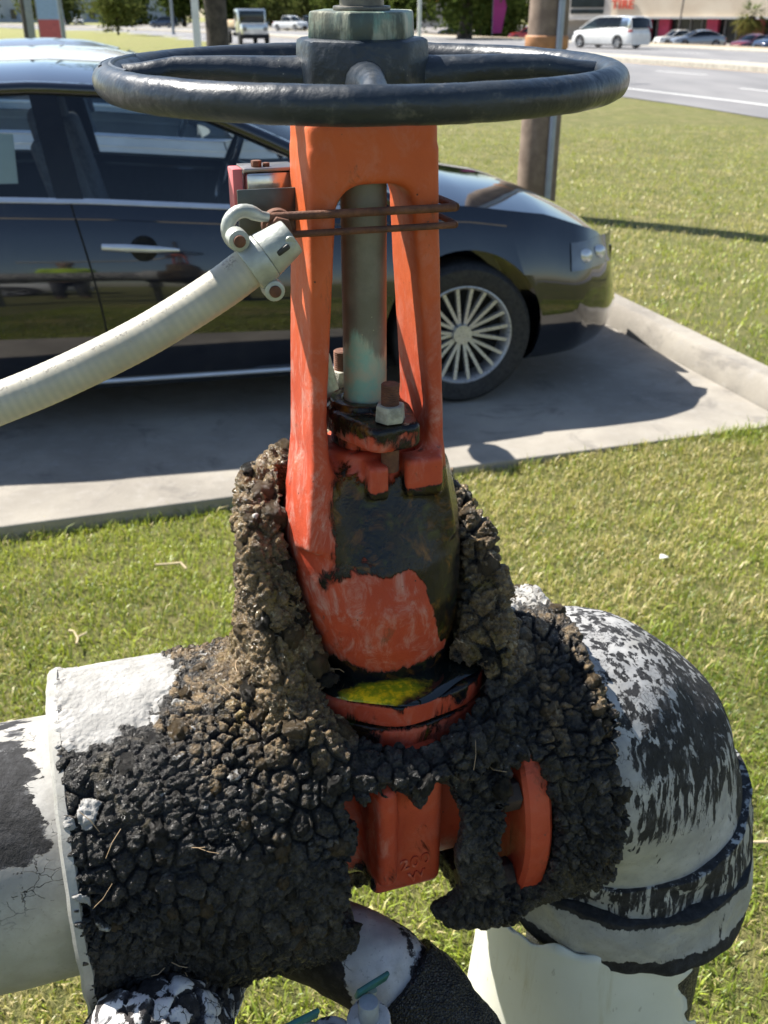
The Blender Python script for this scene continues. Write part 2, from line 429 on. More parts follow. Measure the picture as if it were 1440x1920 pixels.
def m_peel(name, black, w1, w2, stretch, sc, edge=0.03, alg=(0.36, 0.37, 0.28)):
    """white coating peeling off black foam; attribute 'paint' says where more of it is left"""
    t = NT(name); pa = t.at('paint'); al = t.at('algae')
    co = t.co(stretch)
    n1 = t.noise(sc, 8, 0.66, co, 0.35); n2 = t.vor(sc * 1.9, 'F1', co); 
    v = t.math('ADD', t.math('ADD', pa, t.math('MULTIPLY', t.math('SUBTRACT', n1, 0.5), 1.7)), t.math('MULTIPLY', t.math('SUBTRACT', n2, 0.45), 0.35))
    crk = t.math('MAXIMUM', t.ramp(t.vor(sc * 2.2, 'DISTANCE_TO_EDGE', t.n_warp(stretch, sc)), 0.008, 0.03), t.ramp(t.noise(sc * .7, 4), .44, .50))
    m = t.math('MULTIPLY', t.ramp(v, 0.48, 0.48 + edge), t.math('MAXIMUM', crk, t.ramp(pa, 0.62, 0.85)))
    wc = t.mix(t.ramp(t.noise(26, 6, 0.65), 0.35, 0.72), w1, w2)
    wc = t.mix(t.math('MULTIPLY', t.ramp(t.noise(14, 6, 0.7, None, .6), 0.48, 0.75), 0.55), wc, (0.25, 0.235, 0.20))
    wc = t.mix(t.math('MULTIPLY', t.ramp(t.noise(210, 3, .7), .60, .68), .35), wc, (.10, .10, .10))
    wc = t.mix(t.math('MULTIPLY', al, 0.7), wc, alg)
    bc = t.mix(t.ramp(t.noise(90, 5, 0.7), 0.4, 0.7), black, tuple(x * 2.6 + 0.006 for x in black))
    under = t.math('MULTIPLY', t.ramp(v, 0.36, 0.47), t.ramp(t.noise(sc * 1.6, 6, 0.7, co, .5), 0.50, 0.56)); bc = t.mix(t.math('MULTIPLY', under, .6), bc, (.17, .17, .175))
    c = t.mix(m, bc, wc)
    rr = t.ramp(t.noise(50, 6, 0.7), 0.68, 0.72); c = t.mix(t.math('MULTIPLY', rr, 0.35), c, (0.16, 0.08, 0.04))
    h = t.math('ADD', t.math('MULTIPLY', m, 1.0), t.math('ADD', t.math('MULTIPLY', t.noise(160, 5, 0.7), t.math('SUBTRACT', 0.9, t.math('MULTIPLY', m, 0.75))), t.math('MULTIPLY', t.noise(30, 4), 0.4)))
    return t.fin(c, t.mix(m, 0.85, 0.62), t.bump(h, 0.8, 0.0028))
M_PEEL = m_peel('peeling_white_coating', (0.010, 0.010, 0.011), (0.29, 0.29, 0.29), (0.46, 0.455, 0.44), (2.3, 2.3, 0.42), 36)
M_PEELP = m_peel('peeling_pipe_coating', (0.012, 0.012, 0.013), (0.28, 0.27, 0.25), (0.43, 0.42, 0.395), (0.8, 1.4, 1.2), 34)
M_FLAKE = m_peel('flaking_white_coating', (0.014, 0.012, 0.012), (0.50, 0.48, 0.46), (0.68, 0.66, 0.64), (1, 1, 1), 34, 0.06)
def m_pvc():
    t = NT('cream_pvc'); c = t.mix(t.ramp(t.noise(6, 5), .3, .75), (.66, .66, .56), (.76, .76, .67))
    st = t.ramp(t.noise(26, 6, .7, t.co((1, 1, .12)), .5), .56, .74); c = t.mix(t.math('MULTIPLY', st, .45), c, (.46, .40, .22))
    sc_ = t.ramp(t.noise(120, 4, .7, t.co((1, 1, .3))), .66, .70); c = t.mix(t.math('MULTIPLY', sc_, .5), c, (.30, .27, .2))
    return t.fin(c, t.ramp(t.noise(40, 4), .3, .7, .3, .5), t.bump(t.noise(11, 4), .25, .004))
M_PVC = m_pvc()
def m_foam():
    t = NT('black_granular_foam'); g = t.vor(420); 
    c = t.mix(t.ramp(t.noise(500, 3), 0.5, 0.72), (0.010, 0.010, 0.011), (0.085, 0.085, 0.09))
    return t.fin(c, t.ramp(t.noise(300, 2), 0.4, 0.6, 0.35, 0.8), t.bump(t.math('ADD', g, t.noise(60, 4)), 0.9, 0.003))
M_FOAM = m_foam()

# ================================================================== gate valve
valve = thing('gate_valve', 'red iron gate valve with black handwheel, oil-soaked bonnet and rising stem', 'valve', W(0, 0, 0.953), PHI)
VB = (0, 0, 0.953)
def vpart(mb_name, V, Q, mat, parent=None, base=VB):
    me = make_mesh(mb_name, V - np.array(base, np.float32), Q); return obj(mb_name, me, mat, parent or valve), me

ZK = [1.09, 1.13, 1.16, 1.20, 1.24, 1.275, 1.31, 1.345]
AK = [.066, .070, .075, .080, .083, .081, .073, .062]
BK = [.060, .070, .080, .084, .077, .063, .049, .040]
def f_casting(u, n, z):
    a = np.interp(z, ZK, AK).astype(np.float32); b = np.interp(z, ZK, BK).astype(np.float32)
    bell = (np.sqrt(((u - .006 - .06 * np.clip(1.25 - z, 0, .2)) / a) ** 2 + (n / b) ** 2) - 1) * np.minimum(a, b)
    bell = smax(bell, np.maximum(1.08 - z, z - 1.326), .012)
    # stuffing box and its bore
    rr = np.sqrt(u * u + n * n)
    box = s_cap(rr, .040, z, 1.25, 1.340); d = smin(bell, box, .012)
    lug = s_box(u, n, z, (-.006, -.050, 1.322), (.0085, .012, .016), .003)
    lug2 = s_box(u, n, z, (.036, -.048, 1.322), (.017, .012, .018), .003)
    d = smin(d, np.minimum(lug, lug2), .004)
    # legs
    for s in (-1, 1):
        uo = np.interp(z, [1.25, 1.34, 1.60], [.070, .060, .052]); ui = np.interp(z, [1.25, 1.34, 1.38, 1.54], [.030, .044, .045, .032])
        hn = np.interp(z, [1.25, 1.34, 1.54, 1.60], [.052, .044, .035, .035])
        uc = s * (uo + ui) / 2; hu = (uo - ui) / 2
        fr = np.interp(z, [1.34, 1.50], [.010, .004])
        qx = np.abs(u - uc) - hu + .006; qy = np.abs(n) - hn + .006
        leg = np.sqrt(np.maximum(qx, 0) ** 2 + np.maximum(qy, 0) ** 2) + np.minimum(np.maximum(qx, qy), 0) - .006
        leg = np.maximum(leg, np.maximum(1.26 - z, z - 1.59)).astype(np.float32)
        d = np.where(z < 1.42, smin(d, leg, .014), np.minimum(d, leg))
    br = s_box(u, n, z, (0, 0, 1.5775), (.052, .035, .0345), .009)
    arch = s_box(u, n, z, (0.001, 0, 1.46), (.034, .2, .1035), .024)
    br = smax(br, -arch, .006); d = smin(d, br, .0025)
    neck = s_cap(rr, .030, z, 1.60, 1.63); d = smin(d, neck, .006)
    bore = s_cap(rr, .0235, z, 1.35, 1.7); d = np.maximum(d, -bore)
    return d.astype(np.float32)
V, Q = surfnet(f_casting, (-.1, -.1, 1.07), (.1, .1, 1.64), .0022)
V = relax(V, Q, 3, .5)
V += vnormals(V, Q) * (0.0003 * fbm(V, 40, 2) + .00012 * vnoise(V, 180, 4))[:, None]
yoke, me = vpart('yoke_bonnet', V, Q, M_RED)
u, n, z = V.T
nz_ = fbm(V, 22, 4, 3)
oil = sst(1.352, 1.30, z + .010 * nz_) * sst(-.062, -.040, u + .012 * nz_)
redp = sst(1.262, 1.238, z + 2.3 * np.maximum(0, u - .016) + .5 * np.maximum(0, -u - .02) + .045 * nz_) * sst(-.09, -.05, u)
oil = np.clip(oil * (1 - redp) + .9 * sst(1.15, 1.125, z + .01 * nz_), 0, 1)
inner = sst(1.40, 1.36, z) * sst(1.335, 1.35, z) * sst(.046, .036, np.abs(u)) * .9
oil = np.maximum(oil, inner)
lugm = (sst(.010, .002, np.abs(u + .006) - .006) + sst(.012, .004, np.abs(u - .036) - .013)) * sst(1.312, 1.318, z) * sst(-.052, -.056, n)
oil = oil * (1 - .9 * np.clip(lugm, 0, 1))
attr(me, 'oil', oil * .98); attr(me, 'hi', sst(1.34, 1.52, z))
attr(me, 'pale', np.clip(sst(-.03, -.06, u) * sst(1.50, 1.30, z) * .9 + .25 + .5 * redp + .5 * sst(1.45, 1.36, z) * sst(.02, .045, u), 0, 1))

def ring_flange(name, r, z0, z1, c, mat, parent, notch=0):
    mb = MB(VB); mb.lathe([(.05, z0), (r - .003, z0), (r, z0 + .004), (r, z1 - .004), (r - .004, z1), (.05, z1)], (c[0], c[1], 0), 96, cap=False)
    return mb.build(name, mat, parent)
for nm, r, z0, z1 in (('bonnet_flange', .099, 1.092, 1.116), ('body_top_flange', .098, 1.060, 1.089)):
    def f_fl(u, n, z, r=r, z0=z0, z1=z1):
        rr = np.sqrt((u - .020) ** 2 + (n + .004) ** 2); ang = np.arctan2(n, u)
        return (s_cap(rr, r - .003 + .002 * np.cos(ang * 8), z, z0 + .003, z1 - .003) - .003).astype(np.float32)
    V, Q = surfnet(f_fl, (-.115, -.125, 1.05), (.13, .115, 1.13), .002); V = relax(V, Q, 1)
    o, me = vpart(nm, V, Q, M_RED); nz_ = fbm(V, 26, 4, 8)
    attr(me, 'oil', np.clip(.24 + .9 * nz_ + .4 * sst(z1 - .004, z1, V[:, 2]), 0, 1)); attr(me, 'pale', .35 + 0 * V[:, 0]); attr(me, 'hi', 0 * V[:, 0])
for a in range(0, 360, 45):                                   # bonnet bolts
    t_ = R(a + 8 - 90); cx, cy = .020 + .086 * math.cos(t_), -.004 + .086 * math.sin(t_)
    mb = MB(VB); mb.cyl((cx, cy, 1.040), (cx, cy, 1.0605), .0125, n=6); mb.cyl((cx, cy, 1.028), (cx, cy, 1.0405), .0075, n=16)
    me = mb.build('bonnet_bolt', M_RED, valve, .0012).data
    for k, v in (('oil', .38), ('pale', .2), ('hi', 0)): attr(me, k, np.full(len(me.vertices), v))

# oil standing on the flange
def m_oil():
    t = NT('standing_oil'); y = t.at('lit_sed')
    ym = t.ramp(t.math('ADD', y, t.math('MULTIPLY', t.math('SUBTRACT', t.noise(60, 5, 0.7), 0.5), .9)), .30, .85)
    c = t.mix(ym, (0.006, 0.009, 0.008), t.mix(t.ramp(t.noise(110, 4, 0.7), .42, .62), (0.30, 0.33, 0.010), (0.85, 0.58, 0.012)))
    return t.fin(c, 0.04, t.bump(t.noise(24, 3), .10, .003), spec=.6)
nr, na = 10, 120; V = []; 
for i in range(nr):
    for k in range(na):
        a = 2 * math.pi * k / na; ro = .0985 + .004 * math.sin(3 * a + 1) + .003 * math.sin(7 * a) + .012 * max(0, math.cos(a - .55)) ; r = .055 + (ro - .055) * i / (nr - 1)
        V.append((.020 + r * math.cos(a), -.004 + r * math.sin(a), 1.1215 + (.0 if i < nr - 2 else (-.0006 if i < nr - 1 else -.003))))
V = np.array(V, np.float32); F = [(i * na + k, i * na + (k + 1) % na, (i + 1) * na + (k + 1) % na, (i + 1) * na + k) for i in range(nr - 1) for k in range(na)]
me = make_mesh('oil_pool', V - np.array(VB, np.float32), np.array(F)); pool = obj('oil_pool', me, m_oil(), valve)
sd = 1.15 * np.exp(-(((V[:, 0] + .012) / .046) ** 2 + ((V[:, 1] + .084) / .019) ** 2)); attr(me, 'lit_sed', sd)  # yellow sediment patch, with sunlight through the oil put into its colour
pool['label'] = 'glossy dark oil with a yellow patch'

# stem, gland, nut
mb = MB(VB); zs = np.linspace(1.356, 1.612, 30); mb.lathe([(.0188, float(q)) for q in zs], (0, 0, 0), 40)
stem = mb.build('stem', M_STEM, valve); zz = np.array([v.co.z for v in stem.data.vertices]) + .953
xx = np.array([v.co.x for v in stem.data.vertices])
attr(stem.data, 'green', np.clip(sst(1.462, 1.41, zz + .010 * np.sin(xx * 160)) * .95 - .15, 0, 1))
mb = MB(VB)                                                   # threaded upper stem (square thread)
prof = []; zt = 1.676
while zt < 1.99:
    prof += [(.0165, zt), (.0165, zt + .0042), (.0185, zt + .0046), (.0185, zt + .0104), (.0165, zt + .0108)]; zt += .0118
mb.lathe(prof, (0, 0, 0), 40); mb.cyl((0, 0, 1.678), (0, 0, 1.6845), .0205, n=40)
th = mb.build('stem_thread', M_THREAD, valve)
# gland follower: oval plate on two studs
def f_gland(u, n, z):
    ca, sa = math.cos(R(-8)), math.sin(R(-8)); x = u * ca - n * sa; y = u * sa + n * ca
    w = .036 - .012 * sst(.012, .062, np.abs(y)); pl = smax(np.abs(x) - w, np.abs(y) - .067, .012)
    tz = z - .10 * (y + .03) * 0
    d = smax(pl, np.maximum(1.352 - tz, tz - 1.375), .006)
    bs = s_cap(np.sqrt(u * u + n * n), .031, z, 1.34, 1.381); d = smin(d, bs, .004)
    return np.maximum(d, .0192 - np.sqrt(u * u + n * n)).astype(np.float32)
V, Q = surfnet(f_gland, (-.08, -.085, 1.33), (.08, .08, 1.39), .0018); V = relax(V, Q, 2); V += vnormals(V, Q) * (.0007 * fbm(V, 90, 3))[:, None]
g, me = vpart('gland_follower', V, Q, M_RED); nn = fbm(V, 40, 4, 2)
attr(me, 'oil', np.clip(.5 + .9 * nn + .4 * sst(1.366, 1.374, V[:, 2]), 0, 1)); attr(me, 'pale', .7 + 0 * nn); attr(me, 'hi', 0 * nn)
for s in (-1, 1):
    cx, cy = -s * .0065, s * .0505
    mb = MB(VB); mb.cyl((cx, cy, 1.3755), (cx, cy, 1.390), .0135, .0125, n=6, ph=.3); mb.build('gland_nut', M_PALE, valve, .0012)
    mb = MB(VB); pr = [(.0078, 1.33)]; q = 1.39
    while q < 1.406: pr += [(.0078, q), (.0070, q + .0009), (.0078, q + .0018)]; q += .0019
    pr += [(.0066, q + .001)]; mb.lathe(pr, (cx, cy, 0), 20); mb.build('gland_stud', M_RUST, valve)
mb = MB(VB); mb.cyl((-.024, .030, 1.36), (-.030, .036, 1.412), .013, .008, 10); mb.build('packing_debris', M_PALE, valve, .003)

# handwheel, tilted a little towards the street side
ZW = 1.6395; hw = bpy.data.objects.new('handwheel', None); COL.objects.link(hw); hw.parent = valve; hw.location = (0, 0, ZW - .953)
TI = Matrix.Rotation(R(1.7), 3, 'X').to_4x4(); hw.rotation_euler = (Matrix.Rotation(-PHI, 3, 'Z') @ Matrix.Rotation(R(2.3), 3, 'X') @ Matrix.Rotation(PHI, 3, 'Z')).to_euler()
nu, nv = 160, 28; V = []
for i in range(nu):
    a = 2 * math.pi * i / nu
    for k in range(nv):
        b = 2 * math.pi * k / nv; rt = .0114; V.append(((.1885 + rt * math.cos(b)) * math.cos(a), (.1885 + rt * math.cos(b)) * math.sin(a), 1.04 * rt * math.sin(b)))
V = np.array(V, np.float32); F = np.array([(i * nv + k, ((i + 1) % nu) * nv + k, ((i + 1) % nu) * nv + (k + 1) % nv, i * nv + (k + 1) % nv) for i in range(nu) for k in range(nv)])
nr_ = vnormals(V, F); V += nr_ * (.0004 * fbm(V, 40, 3) + .00035 * vnoise(V, 120, 3))[:, None]
ridge = np.exp(-((np.degrees(np.arctan2(V[:, 1], V[:, 0])) - 18) % 360 - 0) ** 2 / 4)
obj('rim', make_mesh('rim', V, F), M_WHEEL, hw)
mb = MB((0, 0, 0)); mb.tube([(.186 * math.cos(R(a)), .186 * math.sin(R(a)), .0105) for a in range(150, 196, 3)], .0022, 8); mb.tube([(.193 * math.cos(R(a)), .193 * math.sin(R(a)), .0098) for a in range(158, 180, 2)], .0018, 8)
mb.build('casting_flash', M_WHEEL, hw)
for a in (256, 346, 76, 166):
    t_ = R(a); dx, dy = math.cos(t_), math.sin(t_); mb = MB()
    pts = [(dx * r, dy * r, zz) for r, zz in ((.030, -.002), (.06, .000), (.10, .004), (.14, .005), (.165, .001), (.185, -.001))]
    mb.tube(pts, [.0165, .0140, .0105, .0092, .0092, .0095], 16); mb.build('spoke', M_WHEEL, hw)
mb = MB(); m8 = []
for k in range(8):
    a = R(22.5 + 45 * k + 2); m8.append((.0508 * math.cos(a), .0508 * math.sin(a)))
mb.prism(m8, lambda x, y: (x * 1.03, y * 1.03, -.014), lambda x, y: (x, y, .0265)); mb.build('hub', M_WHEEL, hw, .0045)
mb = MB(); mb.cyl((0, 0, .0255), (0, 0, .0445), .0425, .0412, 6, ph=R(16)); nut = mb.build('stem_nut', M_NUT, hw, .0022); attr(nut.data, 'green', np.full(len(nut.data.vertices), .45))
mb = MB(); mb.cyl((0, 0, .0445), (0, 0, .0475), .0215, n=32); mb.build('washer', M_THREAD, hw, .0008)

# red body seen through the broken insulation
def f_body(u, n, z):
    d = s_box(u, n, z, (.003, -.0, .985), (.036, .121, .085), .010)
    d = smax(d, (-n - .121) - (z - .915) * .35, .006)
    bar = s_cap(np.sqrt(n * n + (z - .953) ** 2), .094, np.abs(u), -1, .13) ; d = smin(d, bar, .012)
    nk = s_cap(np.sqrt((u - .01) ** 2 + (n + .004) ** 2), .075, z, .97, 1.066); d = smin(d, nk, .012)
    rib = s_box(u, n, z, (-.022, -.108, .99), (.010, .03, .06), .008); d = smin(d, rib, .01)
    return d.astype(np.float32)
V, Q = surfnet(f_body, (-.15, -.16, .84), (.15, .16, 1.075), .0025); V = relax(V, Q, 2)
bd, me = vpart('valve_body', V, Q, M_RED); nn = fbm(V, 18, 4, 5)
attr(me, 'oil', np.clip(.10 + .5 * nn + .5 * sst(-.02, -.033, V[:, 0]) * sst(.95, .9, V[:, 2]), 0, 1)); attr(me, 'pale', .15 + .5 * sst(-.015, -.032, V[:, 0])); attr(me, 'hi', 0 * nn)
for s, u0, fr in ((-1, -.142, .147), (1, .112, .157)):                        # body flange rings with bolts
    mb = MB(VB); M = Matrix.Rotation(R(90), 3, 'Y')
    mb.lathe([(.080, 0), (fr - .004, 0), (fr, .004), (fr, .024), (fr - .004, .028), (.08, .028)], (u0, 0, .953), 96, M, cap=False)
    me = mb.build('body_flange', M_RED, valve).data; attr(me, 'oil', np.full(len(me.vertices), .12)); attr(me, 'pale', np.full(len(me.vertices), .1)); attr(me, 'hi', np.zeros(len(me.vertices)))
    for k in range(8):
        a = R(22.5 + 45 * k); y, z = .138 * math.sin(a), .953 + .138 * math.cos(a)
        e = u0 if s > 0 else u0 + .028
        mb = MB(VB); mb.cyl((e - s * .001, y, z), (e - s * .019, y, z), .0165, n=6); mb.cyl((e - s * .019, y, z), (e - s * .027, y, z), .010, n=14); mb.build('flange_bolt', M_DARKBOLT, valve, .0012)
# cast lettering on the body face
def text_mesh(body, size, ext, name):
    cu = bpy.data.curves.new(name, 'FONT'); cu.body = body; cu.size = size; cu.extrude = ext; cu.bevel_depth = ext * .5; cu.align_x = 'CENTER'; cu.align_y = 'CENTER'
    cu.space_character = 1.15
    o = bpy.data.objects.new(name, cu); COL.objects.link(o); dg = bpy.context.evaluated_depsgraph_get(); me = bpy.data.meshes.new_from_object(o.evaluated_get(dg))
    bpy.data.objects.remove(o); bpy.data.curves.remove(cu); me.name = name; return me
for txt, zz, sz, rx, uu in (('200', .940, .019, 4, .010), ('W', .921, .017, 4, .012)):
    me = text_mesh(txt, sz, .0008, 'cast_lettering'); o = obj('cast_lettering', me, M_RED, valve, (uu, -.1213, zz - .953), (R(90), R(-6), 0))
    for k, v in (('oil', .0), ('pale', .95), ('hi', 0)): attr(me, k, np.full(len(me.vertices), v))

# ================================================================== crumbling insulation over the valve
def f_ins(u, n, z):
    rz = np.sqrt(n * n + (z - .953) ** 2)
    th = np.degrees(np.arctan2(-n, z - .953))                  # 0 top, 90 front
    wob = .006 * np.sin(u * 90 + 1) + .005 * np.sin(u * 210)
    left = s_cap(rz, .166, u, -.300, -.066 + .008 * np.sin(th * .12) + .005 * np.sin(th * .31))
    mid = s_cap(rz, .165, u, np.where(th > 25, -.042 + .004 * np.sin(th * .4), -.09), .07)
    edge = (57 + 520 * wob - th) * .0026                       # ragged lower edge of the middle piece
    edge = np.where(th < -90, -.01, -edge)
    mid = np.maximum(mid, np.where(th > 0, edge, -.1))
    strip = s_cap(rz, .158, u, .044 + .004 * np.sin(th * .2), .090); strip = np.maximum(strip, (th - 112) * .0026 * (th > 0))
    right = s_cap(rz, .167, u, .088, .214 + .004 * np.sin(th * .17))
    hole = s_ell(u, n, z, (.113, -.150, .958), (.031, .08, .100)); right = smax(right, -hole, .006); strip = smax(strip, -hole, .004)
    low = s_ell(u, n, z, (.085, -.128, .878), (.060, .030, .027))
    d = smin(smin(left, mid, .012), smin(smin(strip, right, .012), low, .012), .008)
    # collar standing round the bonnet
    az = np.degrees(np.arctan2(n, u - .005)); az = (az + 107 + 180) % 360 - 180     # 0 = towards the viewer, + to the right
    top = np.interp(az, [-180, -140, -100, -70, -50, -30, 0, 30, 50, 75, 100, 140, 180], [1.30, 1.305, 1.305, 1.285, 1.215, 1.13, 1.072, 1.075, 1.095, 1.165, 1.225, 1.27, 1.30])
    ro = np.interp(az, [-180, -110, -60, -30, 0, 30, 60, 100, 140, 180], [.128, .124, .126, .128, .122, .126, .130, .128, .130, .128])
    ro = ro + np.clip(1.20 - z, 0, .2) * .18
    ra = np.sqrt((u - .005) ** 2 + n * n)
    colr = smax(ra - ro, z - top - .004 * np.sin(az * .19), .02); colr = np.maximum(colr, 1.058 + .004 * np.sin(az * .3) - z)
    d = smin(d, colr, .022)
    # hollow: bonnet, flange, body and pipe inside
    a = np.interp(z, ZK, AK) + .006; b = np.interp(z, ZK, BK) + .008
    bell = (np.sqrt(((u - .006 - .06 * np.clip(1.25 - z, 0, .2)) / a) ** 2 + (n / b) ** 2) - 1) * np.minimum(a, b); bell = np.maximum(bell, 1.09 - z)
    flr = np.sqrt((u - .020) ** 2 + (n + .004) ** 2); fl = s_cap(flr, .1075, z, 1.045, 1.126)
    inn = s_cap(rz, .142, u, -.045, .20)
    d = smax(d, -np.minimum(np.minimum(bell, fl), inn), .004)
    legc = s_box(u, n, z, (0, 0, 1.35), (.076, .056, .10), .01); d = np.maximum(d, -legc)
    return d.astype(np.float32)
V, Q = surfnet(f_ins, (-.33, -.21, .765), (.245, .21, 1.335), .0019)
V = relax(V, Q, 1, .5); N_ = vnormals(V, Q); u, n, z = V.T.copy()
rz = np.sqrt(n * n + (z - .953) ** 2); th = np.degrees(np.arctan2(-n, z - .953)); outer = sst(.150, .158, np.maximum(rz, 0)) 
colm = sst(1.10, 1.14, z) * sst(.17, .145, np.hypot(u, n))
outer = np.maximum(outer, colm)
Pw = V + .006 * np.stack([fbm(V, 30, 2, s) for s in (1, 2, 3)], 1)
Pl = Pw * np.array([1.0, .85, .85])
f1, f2, cid = worley(Pl, 40, 3)
Ps = np.stack([u + .0055 * fbm(V, 30, 3, 31), .166 * np.radians(th) + .0055 * fbm(V, 30, 3, 32), 0 * u + .011], 1).astype(np.float32)
q1, q2, qid = worley(Ps * np.array([1.0, .8, 1]), 55, 41, .82); sl = 1 - colm
w1, w2, wid_ = worley(Ps * np.array([.9, 1.1, 1]), 88, 47, .88); bl = fbm(V, 11, 2, 44) > .06; q1 = np.where(bl, w1, q1); q2 = np.where(bl, w2, q2); qid = np.where(bl, wid_, qid)
f1 = np.where(sl > .5, q1, f1); f2 = np.where(sl > .5, q2, f2); cid = np.where(sl > .5, qid, cid); crk = sst(.02, .17, f2 - f1); crk = 1 - (1 - crk) * (.45 + .65 * sst(-.25, .25, fbm(V, 20, 3, 51)))
g1, g2, gid = worley(Pw, 105, 9); crk2 = sst(.02, .35, g2 - g1)
k1, k2, _ = worley(Pw, 260, 4)
mid = sst(-.075, -.05, u) * sst(.10, .06, u)
amp = (1 - .35 * mid) * (.75 + .5 * fbm(V, 9, 2, 6)) 
white0 = np.zeros(len(V))
patch = sst(-.185, -.205, u + .014 * fbm(V, 26, 3, 4)) * sst(22, 8, th + 10 * fbm(V, 20, 3, 5) + (u + .25) * 120) * sst(-150, -100, th) * sst(.14, .155, rz)
patch = patch * sst(.0, .06, .30 + u + .02 * fbm(V, 45, 3, 9) + .03)
smooth = 1 - .93 * patch
disp = amp * smooth * (.0120 * (crk - .65) - .002 * f1 + .003 * fbm(V, 34, 3, 61) + .0042 * (crk2 - .5) * (.3 + .7 * crk) - .0030 * k1 + .004 * (cid - .5) + .004 * fbm(V, 60, 3, 2)) + .004 * fbm(V, 12, 2, 7)
V2 = V + N_ * (disp * (.25 + .75 * outer))[:, None]
ins = thing('valve_insulation', 'crumbled black and brown pipe insulation, soaked in oil, wrapped around the red valve', 'insulation', W(0, 0, .953), PHI)
me = make_mesh('foam_jacket', V2 - np.array(VB, np.float32), Q); jack = obj('foam_jacket', me, M_INS, ins)
brown = .10 + .52 * colm + .55 * sst(75, 20, th) * sst(-.28, -.16, u) * sst(.02, -.05, u) + .45 * sst(.06, .16, u) * sst(80, 25, th) + .25 * (cid - .5) - .25 * sst(75, 115, th)
brown = brown - .55 * (1 - crk)
white = patch * .95 + .46 * sst(.70, .95, cid) * sst(.5, 1, crk) * sst(-.06, -.14, u) * sst(115, 40, th) + .30 * sst(-.24, -.28, u) * crk * sst(110, 60, th)
white += .55 * sst(.12, .17, u) * sst(15, -10, th) + .35 * sst(1.26, 1.29, z) * sst(.5, .9, crk2)
wet = np.clip(colm * .9 * sst(-.4, .3, fbm(V, 14, 3, 12)) + .75 * sst(.16, .06, np.abs(u + .06)) * sst(80, 30, th) * sst(-.2, .3, fbm(V, 16, 3, 2)) + .25 * sst(0, .4, fbm(V, 25, 2, 3)), 0, 1)
attr(me, 'brown', np.clip(brown, 0, 1)); attr(me, 'white', np.clip(white, 0, 1)); attr(me, 'wet', wet); attr(me, 'crack', crk)
# thin coated edge at the open end of the jacket
mb = MB(VB); M = Matrix.Rotation(R(90), 3, 'Y'); mb.lathe([(.120, 0), (.163, -.001), (.1665, .002), (.1665, .009), (.160, .011)], (-.3065, 0, .953), 120, M, cap=False)
o = mb.build('jacket_edge', M_PEELP, ins); Vv = np.array([v.co for v in o.data.vertices]); o.data.vertices.foreach_set('co', (Vv + .002 * np.stack([fbm(Vv, 40, 3, s) for s in (4, 5, 6)], 1)).astype(np.float32).ravel())
attr(o.data, 'paint', np.full(len(Vv), .8)); attr(o.data, 'algae', np.full(len(Vv), .2))
# loose crumbs sitting proud on the jacket, each its own lump
def lump_mesh(seed, sub=3):
    import bmesh
    bm = bmesh.new(); bmesh.ops.create_icosphere(bm, subdivisions=sub, radius=1.0); me = bpy.data.meshes.new('crumb'); bm.to_mesh(me); bm.free()
    P = np.array([v.co for v in me.vertices], np.float32); a, b, _ = worley(P, 1.9, seed); c, d, _ = worley(P, 4.2, seed + 2)
    P *= (.78 + .30 * sst(0, .3, b - a) + .16 * sst(0, .3, d - c) + .25 * fbm(P, 1.1, 2, seed))[:, None]
    P *= np.array([1.0, .85, .72]); me.vertices.foreach_set('co', P.ravel()); me.polygons.foreach_set('use_smooth', np.ones(len(me.polygons), bool)); me.update()
    return me, P
LUMPS = []
for k, (br, we) in enumerate(((.9, .2), (.75, .7), (.15, .1), (.3, .8), (.6, .4))):
    me, P = lump_mesh(k * 7 + 1); attr(me, 'brown', np.full(len(P), br)); attr(me, 'white', np.clip(.05 * P[:, 2], 0, 1)); attr(me, 'wet', np.full(len(P), we)); attr(me, 'crack', np.ones(len(P))); me.materials.append(M_INS); LUMPS.append(me)
cand = np.where((outer > .9) & (patch < .05) & (crk > .7) & (n < .10) & (th < 125))[0]; rng.shuffle(cand)
pts = []; 
for i in cand:
    p = V2[i]; rad = (.0045 + .006 * rng.random() ** 1.5) * (1.25 if colm[i] > .5 else 1)
    if mid[i] > .6 and z[i] < 1.09 and rng.random() < .8: continue
    if all((p[0] - q[0]) ** 2 + (p[1] - q[1]) ** 2 + (p[2] - q[2]) ** 2 > (rad + q[3]) ** 2 * .8 for q in pts): pts.append((*p, rad, i))
    if len(pts) >= 260: break
for x, y, zz, rad, i in pts:
    b = brown[i]; k = rng.choice([0, 1, 4] if b > .42 else [2, 3, 2, 4]) if wet[i] < .5 else rng.choice([1, 1, 3])
    nn = Vector(N_[i]); o = bpy.data.objects.new('crumb', LUMPS[k]); COL.objects.link(o); o.parent = ins
    o.rotation_euler = (nn.to_track_quat('Z', 'Y') @ Matrix.Rotation(rng.random() * 6.28, 3, 'Z').to_quaternion()).to_euler()
    o.location = (x - N_[i][0] * rad * .6, y - N_[i][1] * rad * .6, zz - .953 - N_[i][2] * rad * .6); s = rad * (.8 + .5 * rng.random()); o.scale = (s * 1.15, s, s)

